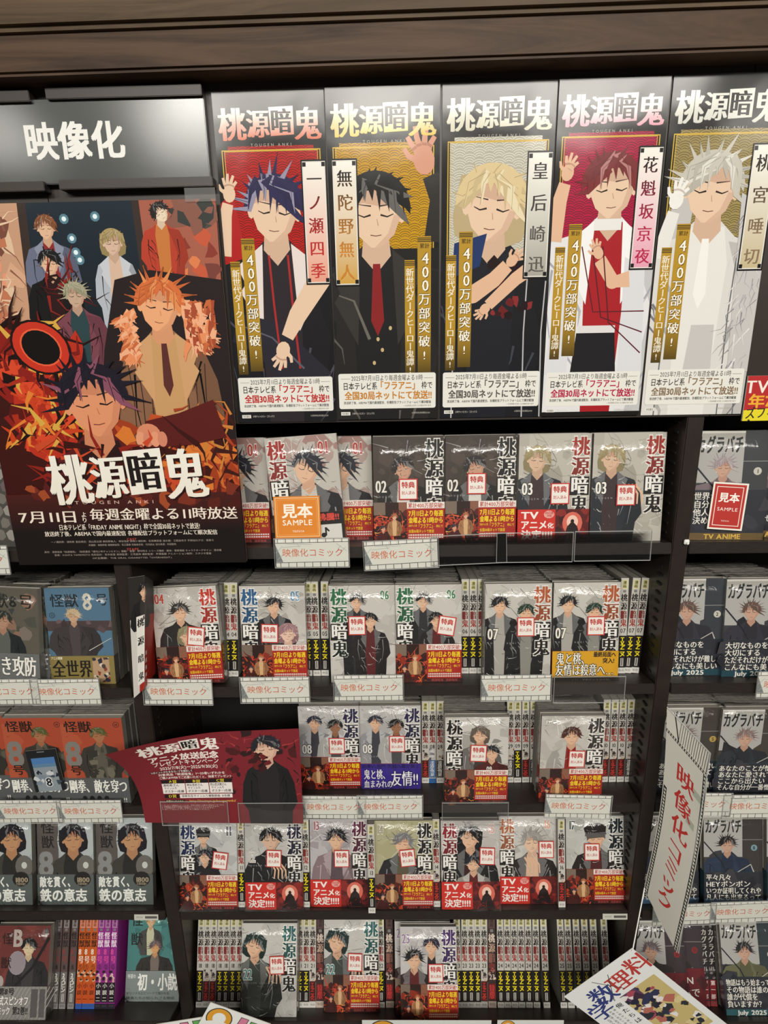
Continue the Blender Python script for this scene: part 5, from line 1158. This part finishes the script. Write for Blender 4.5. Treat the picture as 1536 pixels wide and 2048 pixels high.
SC_(5, 1502, 1935, k12, 'dark teal comic with numbered disc on the bottom right shelf', GR, .02, 2, 'comic behind the dark teal cover at bottom right')
mk = spine_mesh('kg', title='カグラバチ', body='#2a2628', cols=('#c8c4bc',), num='11', top='#3a3436', topmark='#5a5456', band='#7a1c24', bandtxt='第一部', bandcol='#e8dcd4', footcol='#8a2a2c', art=['#4a4446', '#8a8486'], numcol='#c8c4bc')
for j, (xt, xb) in enumerate(((1392, 1400), (1407, 1414), (1421, 1429))):
    spine_comic(5, xt, xb, 1850, 2018, 'kg', mk, 'dark red and black comic spine, %s of three in the right bay' % ('first', 'second', 'third')[j], 'dark red spines', .045)
def stones(P):
    P.rect(0, 0, 1, HB, '#4a4844', 1); rn = R(3)
    for i in range(7):
        for j in range(8):
            cx, cy = .08 + i * .15 + (.07 if j % 2 else 0), .1 + j * .18
            P.poly([(cx + .078 * rn.uniform(.8, 1.05) * math.cos(k * 1.047 + .3), cy + .095 * rn.uniform(.8, 1.05) * math.sin(k * 1.047 + .3)) for k in range(6)], rn.choice(['#8a867e', '#76726a', '#9a968e', '#6a5c62', '#7c6a70']), 3)
SC_(1, -22, 985, simple_cover('stones', stones, None, 0), 'grey stone-patterned comic peeking out left of the large poster', GL, .03, 8, 'comic piled behind the stone-patterned cover')

# ================================================================== LABEL CARDS, HOLDERS
def label_card(W=.118, H=.047):
    P = Print(W); h = H / W; P.clip = (0, 0, 1, h)
    P.rect(0, 0, 1, h, '#dcdcd2', 1); g = '#a8aca8'
    for k in range(9): P.rect(.02 + k * .11, .012, .115 + k * .11, .05, '#eceae2', 2)
    P.line([(0, .06), (1, .045)], .008, .008, '#2a2c2c', 3); P.line([(0, h - .06), (1, h - .075)], .008, .008, '#2a2c2c', 3)
    for k in range(10):
        x = .03 + k * .11; P.rect(x, .0, x + .008, .052, '#2a2c2c', 3); P.rect(x + .03, h - .068, x + .038, h, '#2a2c2c', 3)
    P.poly([(0, .08), (.1, h - .07), (0, h - .07)], '#7c8280', 3)
    for a, b_ in (((.0, .2), (.1, .1)), ((.02, .3), (.1, .22)), ((.15, .07), (.5, .08)), ((.3, .065), (.33, .12)), ((.1, .12), (.35, .10)), ((.84, .07), (.98, .18)), ((.9, .1), (.86, .14)), ((.96, .12), (.9, .2))): P.line([a, b_], .006, .006, g, 4)
    P.text('映像化コミック', .09, h * .34, .125, (lambda p: mix('#d06a34', '#b83c34', (p[0] - .1) * .8)), 5, 'r', fit=.84)
    return P.mesh('card', H, base='#dcdcd2', edge='#f0f0ea', thick=.0004)
CARD = label_card()
SLEEVE = boxes('acrylic_sleeve', [(-.0605, .0605, -.0022, -.0014, -.001, .0485), (-.0605, .0605, .0012, .002, -.001, .0485), (-.0605, .0605, -.0014, .0012, -.001, -.0002)], .0003)
RIM = boxes('sleeve_edge', [(-.0605, .0605, -.0026, -.0021, .0475, .0487), (-.0605, .0605, -.0026, -.0021, -.0012, 0), (-.0609, -.0603, -.0026, .0, -.001, .0485), (.0603, .0609, -.0026, .0, -.001, .0485)])
M_TAPE = mat('clear_tape', (.5, .5, .48), .5, spec=.2); M_TAPE.node_tree.nodes['Principled BSDF'].inputs['Alpha'].default_value = .15
tp.data.materials[0] = M_TAPE
M_RIM = mat('bright_acrylic_edge', (.55, .56, .54), .25, spec=.6)
M_RIM.node_tree.nodes['Principled BSDF'].inputs['Alpha'].default_value = .55
def holder(row, x, y, label, card=True, roll=0, dd=-.008, group='label card holders on the shelf lips'):
    r = ROW[row]; rr = ray(x, y); n = Vector((0, 1, 0)); pt = CAM + rr * ((r.Yf + dd - CAM.y) / rr.y)
    mw = Matrix.Translation(pt) @ Matrix.Rotation(math.radians(-4), 4, 'X') @ Matrix.Rotation(math.radians(roll), 4, 'Y') @ Matrix.Translation((0, 0, -.024))
    root = empty('card_holder', label, 'card holder', group, mw)
    link('acrylic_sleeve', SLEEVE, M_ACR, root); link('sleeve_edge', RIM, M_RIM, root)
    if card: link('card', CARD, M_CARD, root)
    return root
for row, x, y, lab, c, ro in ((1, 624, 1105, 'white label card under the orange sample comic', 1, 0), (1, 802, 1108, 'white label card under the left brown comic with necktie figure', 1, -2), (1, 937, 1098, 'empty clear holder under the right brown comic with necktie figure', 0, -2),
    (1, 1069, 1094, 'empty clear holder under the red-sashed blond-figure comic', 0, 0), (1, 1225, 1091, 'empty clear holder at the right end of the top shelf', 0, 0), (1, -55, 1120, 'label card corner at the left photo edge, top shelf', 1, 0),
    (2, 356, 1383, 'white label card beside the folded leaflet, second shelf', 1, 1), (2, 550, 1379, 'white label card under the comic with blue title lettering', 1, 0), (2, 737, 1375, 'white label card under the pair with green title lettering', 1, 0), (2, 1032, 1375, 'white label card under the unsashed comic with orange title lettering', 1, 0), (2, 1178, 1378, 'empty clear holder under the yellow-sashed comic', 0, 0),
    (2, 10, 1383, 'white label card cut by the left photo edge, second shelf', 1, 0), (2, 132, 1383, 'white label card under the blue comic', 1, 0), (2, 1585, 1368, 'white label card entering at the right photo edge, second shelf', 1, 0),
    (3, 666, 1614, 'white label card right beside the dark red campaign card', 1, 1), (3, 780, 1613, 'white label card under the purple-sashed comic', 1, 0), (3, 950, 1627, 'empty clear holder on the third shelf between two label cards', 0, 0), (3, 1156, 1612, 'white label card at the right end of the third middle shelf', 1, 2),
    (3, 59, 1622, 'white label card under the comic with the phone-shaped card', 1, 0), (3, 180, 1622, 'white label card under the red-orange comic nearest the middle', 1, 0), (3, 1395, 1608, 'white label card partly behind the hanging banner, third right shelf', 1, 1), (3, 1512, 1612, 'white label card at the right photo edge, third shelf', 1, 0),
    (4, 1368, 1828, 'white label card partly behind the hanging banner, fourth right shelf', 1, -2), (4, 1484, 1823, 'white label card under the blue-banded disc comic, fourth right shelf', 1, -2)):
    holder(row, x, y, lab, bool(c), ro)
# barcode strips
S = Print(.048); S.rect(0, 0, 1, .24, '#c8c8bc', 1); S.text('0001234', .08, .06, .1, '#5a5a54', 2, 'r', fit=.28); S.rect(.45, .07, .95, .17, '#6a6a64', 2)
for k in range(16): S.rect(.46 + k * .03, .08, .472 + k * .03, .16, '#2a2a28', 3)
BAR = S.mesh('barcode_strip', .048 * .22, base='#c8c8bc', thick=.0005)
for x, lab in ((1229, 'small white barcode strip at the right end of the fourth shelf'), (295, 'small white barcode strip on the fourth shelf of the left bay')):
    p = on_y(x, 1830 if x > 500 else 1839, -.0015); o = link('barcode_strip', BAR, M_CARD); r = ROW[4]
    o.matrix_world = r.mw(p.x, -.0018, -.0165); tag(o, lab, 'label')

# ================================================================== LOOSE PIECES
# red campaign card clipped under the third shelf, curled at its upper left corner
c_tl, c_tr, c_br, c_bl = on_y(262, 1471, -.02), on_y(598, 1457, -.03), on_y(607, 1647, -.03), on_y(291, 1645, -.03)
CW, CH = (c_br - c_bl).length, (c_tr - c_br).length; ch = CH / CW
P = Print(CW, 5e-5); P.clip = (0, 0, 1, ch); D_ = '#2c1214'
P.rect(0, 0, 1, ch, '#7c1f28', 1); blotch(P, .55, .02, .98, .5, [D_, '#4a1418', '#6a1c20'], 34, 5, 2, (.02, .06)); shards(P, .5, .05, 1, .5, [D_, '#a8383a'], 46, 6, 3, (.03, .1), .01)
fig(P, .80, .13, .16, '#26252c', '#e0b8a0', '#1c191d', '#241f22', L=5, seed=71, style='short', length=4.2, width=.75, tilt=-.1); blotch(P, .7, .16, .8, .28, ['#3a1214', '#6a1c1e', '#1c0a0c'], 14, 7, 16, (.015, .04))
logo_h(P, .10, .03, .42, .10, '#f4eee6', '#f0e4dc', 20); w_ = '#f2e8e0'
P.text('アニメ放送記念', .12, .135, .055, w_, 20, 'h', fit=.39); P.text('プレゼントキャンペーン', .13, .185, .045, w_, 20, 'b', fit=.38); P.text('2025/7/8(火)ー2025/9/30(火)', .16, .23, .034, w_, 20, 'b', fit=.34)
P.rect(.10, .268, .35, .286, '#4a1418', 19); P.text('Vポイントがたまるカードを提示して', .105, .268, .019, w_, 20, 'b', fit=.24); P.text('対象商品「桃源暗鬼」1〜25巻いずれかを', .14, .29, .022, w_, 20, 'b', fit=.40); P.text('ご購入&WEBでご応募いただくと、抽選でプレゼント', .14, .315, .022, w_, 20, 'b', fit=.44)
for i, (k, t) in enumerate((('A賞', '浦和希さん'), ('B賞', '神谷浩史さん'), ('C賞', '西山宏太朗さん'))):
    x = .145 + i * .145; P.rect(x, .345, x + .14, .375, '#1c0e0e', 19); P.text(k, x + .045, .345, .028, '#e8d040', 20, 'm', fit=.05)
    P.rect(x, .375, x + .14, .455, '#f0e8e4', 19); P.text(t, x + .005, .378, .022, '#2a1816', 20, 'b', fit=.1); P.text('サイン入り', x + .01, .402, .02, '#2a1816', 20, 'b', fit=.08); P.text('ポスター1名様', x + .01, .426, .022, '#2a1816', 20, 'b', fit=.12)
P.rect(.15, .462, .24, .492, '#1c0e0e', 19); P.text('D賞', .175, .462, .028, '#e8d040', 20, 'm', fit=.05); P.rect(.245, .462, .57, .492, '#f0e8e4', 19); P.text('漆原先生サイン入り複製原画 10名様', .255, .466, .021, '#2a1816', 20, 'b', fit=.3)
P.rect(.15, .505, .27, .53, '#1c0e0e', 19); P.text('応募はこちらから', .155, .508, .018, '#e8d8a0', 20, 'b', fit=.11); P.text('http://tsutaya.jp/tougenanki/', .30, .502, .026, '#e8b04c', 20, 'b', fit=.29)
for k, t in enumerate(('※プレゼント賞品はイメージです。実際の商品とは異なる場合がございます。', '※当選者の発表は賞品の発送をもってかえさせていただきます。', '※ご応募はお一人様一回限りとさせていただきます。', '※詳しくはウェブサイトをご確認ください。')): P.text(t, .12, .545 - (1 - ch / .6) * 0 + k * .011, .010, '#e0c4c0', 20, 'r', fit=.4 - .03 * k)
def cmap(p, L):
    u, v = p[0], min(1, p[1] / ch); a_ = c_tl.lerp(c_tr, u).lerp(c_bl.lerp(c_br, u), v)
    curl = max(0, 1 - (u * 1.6 + v * 1.2)); bend = max(0, .5 - u) * (1 - v)
    n = Vector((-.5 * curl, -1, .0)).normalized()
    return a_ + Vector((-.02 * curl * curl * (1 - v), -.05 * curl * curl - .012 * bend, .004 * curl)) + n * (L * LSTEP)
cc = empty('campaign_card', 'dark red campaign card with curled corner hanging below the third shelf', 'card', None, Matrix.Identity(4))
link('sheet', P.mesh('sheet', CH, base='#7c1f28', map=cmap), M_CARD, cc)
for x in (484, 548): pass
h1 = holder(3, 390, 1625, 'clear holder gripping the lower left edge of the dark red campaign card', False, 0, -.032); h2 = holder(3, 545, 1628, 'clear holder gripping the lower right edge of the dark red campaign card', False, 0, -.032)
# small folded leaflet standing on the left of the second shelf
p0, p1, p2, p3 = on_y(256, 1156, -.012), on_y(289, 1151, -.02), on_y(288, 1378, -.02), on_y(268, 1396, -.012)
q1, q2 = on_y(306, 1162, .03), on_y(311, 1345, .03)
L1 = (p2 - p1).length; LW = (q1 - p1).length + (p1 - p0).length; lh = L1 / LW; kf = (p1 - p0).length / LW
P = Print(LW, 4e-5); P.clip = (0, 0, 1, lh); P.rect(0, 0, 1, lh, '#d8d4cc', 1); P.rect(kf * .6, lh * .3, 1, lh, '#a8281c', 2); P.rect(0, 0, 1, lh * .34, '#2a2624', 2)
fig(P, .36, lh * .12, lh * .11, '#1a1a1c', SKIN, '#1c1b1e', '#34302e', L=4, seed=81, style='short', length=3); P.rect(kf * .45, lh * .33, kf * 1.05, lh * .93, '#ece8e0', 12); P.text(LOGO, kf * .5, lh * .35, kf * .5, '#1a1614', 14, 't', vert=True, fit=lh * .55); P.text('漆原侑来', kf * 1.15, lh * .66, kf * .28, '#e8e0d8', 14, 'h', vert=True, fit=lh * .25)
def lmap(p, L):
    u, v = p[0], min(1, p[1] / lh)
    if u < kf: a_ = p0.lerp(p1, u / kf).lerp(p3.lerp(p2, u / kf), v); n = Vector((-.25, -1, 0))
    else: t = (u - kf) / (1 - kf); a_ = p1.lerp(q1, t).lerp(p2.lerp(q2, t), v); n = Vector((.9, -.3, 0))
    return a_ + n.normalized() * (L * LSTEP)
o = link('folded_leaflet', P.mesh('folded_leaflet', L1, base='#d8d4cc', map=lmap), M_CARD); tag(o, 'narrow folded leaflet with vertical black lettering standing before volume 04', 'leaflet')
# red and yellow notice above the right bay
a_, b_ = on_y(1484, 842, -.008), on_y(1486, 752, -.008); NW = .24; NH = b_.z - a_.z
P = Print(NW); nh = NH / NW; P.clip = (0, 0, 1, nh); P.rect(0, 0, 1, nh, '#b81c20', 1); P.text('TVアニメ化', -.01, .01, .11, '#f4ece0', 3, 'm', fit=.6); P.text('年7月6日', .02, .11, .09, '#f0b02c', 3, 'h', fit=.42)
P.emit([(0, .21), (1, .14), (1, .25), (0, .29)], '#e8d820', 2); P.text('ズフィルム×サイバー', .01, .19, .08, '#241c10', 3, 'm', fit=.62, rot=-.04); P.rect(0, .3, 1, nh, '#5a4634', 2); blotch(P, 0, .3, 1, nh, ['#8a7a5c', '#3a2c20', '#c8b490', '#2a2018'], 40, 4, 3, (.01, .04)); P.poly([(0, .3), (.06, .33), (.02, nh), (0, nh)], '#c82a2c', 4)
o = link('notice_board', P.mesh('notice_board', NH, base='#b81c20', thick=.003), M_CARD); o.location = (a_.x + NW / 2, -.008, a_.z); tag(o, 'red and yellow notice at the right photo edge above the top shelf', 'sign')
# hanging banner in a clear twisted sleeve
e = [on_y(1334, 1414, -.03), on_y(1420, 1506, -.085), on_y(1357, 1906, -.085), on_y(1291, 1778, -.03)]
BWd = .095; bh = 4.3
P = Print(BWd, 5e-5); P.clip = (0, 0, 1, bh); P.rect(0, 0, 1, bh, '#cfcdc2', 1)
P.rect(0, 0, 1, .42, '#d8d6ca', 2)
for k in range(14): P.line([(.35 + k * .05, .02), (.3 + k * .05, .40)], .012, .012, '#4a4a48', 3)
P.line([(.2, 0), (.3, .42)], .03, .03, '#1c1c1c', 4)
for sx in (0, 1):
    x = .02 if sx == 0 else .9; P.rect(x, .42 if sx else 1.6, x + .08, bh, '#1c1c1c', 4)
    for k in range(52): 
        yy = .45 + k * .075
        if sx or yy > 1.6: P.rect(x + .02, yy, x + .06, yy + .045, '#d8d6ca', 5)
P.rect(0, .42, 1, .48, '#1c1c1c', 4)
for k in range(18): P.rect(.02 + k * .055, .43, .05 + k * .055, .47, '#d8d6ca', 5)
P.text('映像化', .28, .78, .46, '#b8302c', 6, 'm', vert=True, fit=1.5); P.text('コミック', .28, 2.35, .42, '#b8302c', 6, 'm', vert=True, fit=1.65)
for x, y in ((.7, .95), (.62, 1.6)): P.rect(x, y, x + .2, y + .14, '#a8aea0', 3)
def bmap(p, L):
    u, v = p[0], min(1, p[1] / bh); a_ = e[0].lerp(e[1], u).lerp(e[3].lerp(e[2], u), v)
    return a_ + Vector((.004 * math.sin(v * 4), -.010 * math.sin(v * 3.14) * (1 - u * .5), 0)) + Vector((-.3, -1, 0)).normalized() * (L * LSTEP)
bn = empty('hanging_banner', 'translucent white banner with red vertical lettering hanging on the right upright', 'banner', None, Matrix.Identity(4))
link('sheet', P.mesh('sheet', BWd * bh, base='#cfcdc2', map=bmap), M_SLEEVE, bn)
def tube(name, pts, r, m, parent=None):
    c = bpy.data.curves.new(name, 'CURVE'); c.dimensions = '3D'; c.bevel_depth = r; c.bevel_resolution = 2
    s = c.splines.new('POLY'); s.points.add(len(pts) - 1)
    for i, p in enumerate(pts): s.points[i].co = (*p, 1)
    t = bpy.data.objects.new('t', c); COL.objects.link(t)
    me = bpy.data.meshes.new_from_object(t.evaluated_get(bpy.context.evaluated_depsgraph_get())); bpy.data.objects.remove(t); me.name = name
    return link(name, me, m, parent)
tube('sleeve_edge', [e[0], e[1] + Vector((0, -.001, 0)), e[2]], .0012, M_RIM, bn)
# tilted white card held by a rod at lower right
YT = -.10
t0, t1 = on_y(1264, 1896, YT), on_y(1128, 1993, YT); t2 = on_y(1376, 2048, YT)
ux = (t0 - t1).normalized(); uy = Vector((-ux.z * -1, 0, -ux.x)) ; uy = Vector((ux.z, 0, -ux.x))
TW = (t0 - t1).length * 1.0; 
P = Print(TW, 4e-5); th = 1.7; P.clip = (0, 0, 1, th); P.rect(0, 0, 1, th, '#e8eae8', 1)
P.text('料', .74, .07, .3, '#b83a34', 3, 'm'); P.text('理', .44, .13, .3, '#b83a34', 3, 'm'); P.text('数', .16, .14, .32, '#2c3a7a', 3, 'm'); P.text('学', .0, .32, .3, '#2c3a7a', 3, 'm')
P.line([(.36, .06), (.56, .4)], .008, .008, '#3a3c40', 3); P.line([(.56, .1), (.36, .44)], .008, .008, '#3a3c40', 3)
P.text('『俺たちは、料理を', .30, .40, .085, '#2a2c34', 3, 'm', vert=True, fit=.95)
for k in range(4): P.text('料理と数学で勝ち上がる物語', .24 - k * .05, .5 + .04 * k, .035, '#4a4c54', 3, 'r', vert=True, fit=.6 - k * .06)
P.clip = (.42, .46, .92, 1.5); P.rect(.42, .46, .92, 1.5, '#c8b478', 3); P.rect(.42, .46, .65, .62, '#5a3a5a', 4); blotch(P, .42, .5, .8, 1.0, ['#1c2038', '#2c3050', '#e8e0dc', '#a8485a', '#3a2438'], 40, 4, 5, (.03, .08)); blotch(P, .45, .8, .9, 1.5, ['#e8e4e0', '#b4685a', '#2a2c34', '#d8c890'], 40, 5, 6, (.03, .09)); P.clip = None
def tmap(p, L): return t1 + ux * (p[0] * TW) + uy * (p[1] * TW) + Vector((0, -L * LSTEP, 0))
tc_ = empty('tilted_card', 'white tilted card with red and blue lettering at lower right', 'card', None, Matrix.Identity(4))
link('sheet', P.mesh('sheet', TW * th, base='#e8eae8', map=tmap), M_CARD, tc_)
tube('rod', [on_y(1289, 1776, -.035), t0 + Vector((0, -.003, -.004))], .0011, M_WHITE, tc_)
# colourful lettered cards at the bottom
def pop_card(px, W, H, rot, Y, marks, label):
    c = on_y(*px, Y); P = Print(W); P.clip = (0, 0, 1, H / W); P.rect(0, 0, 1, H / W, '#eef0ec', 1)
    for f in marks: f(P)
    root = empty('lettered_card', label, 'card', 'colourful lettered cards below the bottom shelf', Matrix.Translation(c) @ Matrix.Rotation(math.radians(rot), 4, 'Y') @ Matrix.Translation((W / 2, 0, -H)))
    link('sheet', P.mesh('sheet', H, base='#eef0ec', thick=.001), M_CARD, root); return root
K = '#4a4438'
def ring(P, x, y, r, col):
    for q, c, L in ((r * 1.08, K, 2), (r, col, 3)): P.line([(x + q * math.cos(a) * .9, y + q * math.sin(a)) for a in [math.radians(d_) for d_ in range(20, -221, -16)]], r * (.62 if L == 2 else .52), r * (.62 if L == 2 else .52), c, L)
def slab(P, x, y, w_, h_, sl, col):
    for g, c, L in ((.012, K, 2), (0, col, 3)): P.emit([(x - g, y - g), (x + w_ + g, y - g), (x + w_ - sl + g, y + h_), (x - sl - g, y + h_)], c, L)
pop_card((421, 2005), .115, .14, 27, -.15, [lambda P: ring(P, .24, .25, .16, '#e0a030'), lambda P: slab(P, .55, .08, .11, .5, .02, '#d880a0'), lambda P: slab(P, .72, .1, .2, .4, .02, '#68b060')], 'white card with an orange curved letter and pink and green ones')
pop_card((312, 2049), .13, .14, -12, -.145, [lambda P: ring(P, .13, .22, .09, '#e0b040'), lambda P: slab(P, .34, .05, .1, .5, .02, '#d880a0'), lambda P: slab(P, .52, .05, .24, .5, .02, '#68b060'), lambda P: slab(P, .84, .04, .07, .2, .01, '#c84a40')], 'white card with pink and green letters at the bottom edge, overlapped by its neighbour')
for x0, x1, lab in ((724, 983, 'white lettered card at the bottom photo edge, nearest the middle'), (995, 1128, 'white lettered card at the bottom photo edge, right of the middle')):
    a_, b_ = on_y(x0, 2041, -.08), on_y(x1, 2041, -.08); W_ = b_.x - a_.x
    P = Print(W_); P.clip = (0, 0, 1, .5); P.rect(0, 0, 1, .5, '#dce0dc', 1); ring(P, .16, .12, .09, '#e0a030')
    root = empty('lettered_card', lab, 'card', 'colourful lettered cards below the bottom shelf', Matrix.Translation((a_.x + W_ / 2, -.08, a_.z - W_ * .5)))
    link('sheet', P.mesh('sheet', W_ * .5, base='#dce0dc', thick=.001), M_CARD, root)
# small white price peg on the right upright
p = on_y(1372, 1083, -.002); o = link('clip', boxes('clip', [(-.004, .004, -.004, 0, -.004, .004), (-.002, .002, -.008, -.004, -.003, .001)], .001), M_WHITE); o.location = p; tag(o, 'tiny white plastic clip on the right upright by the top shelf', 'clip')
# glossy film folds on top of the right bay top shelf
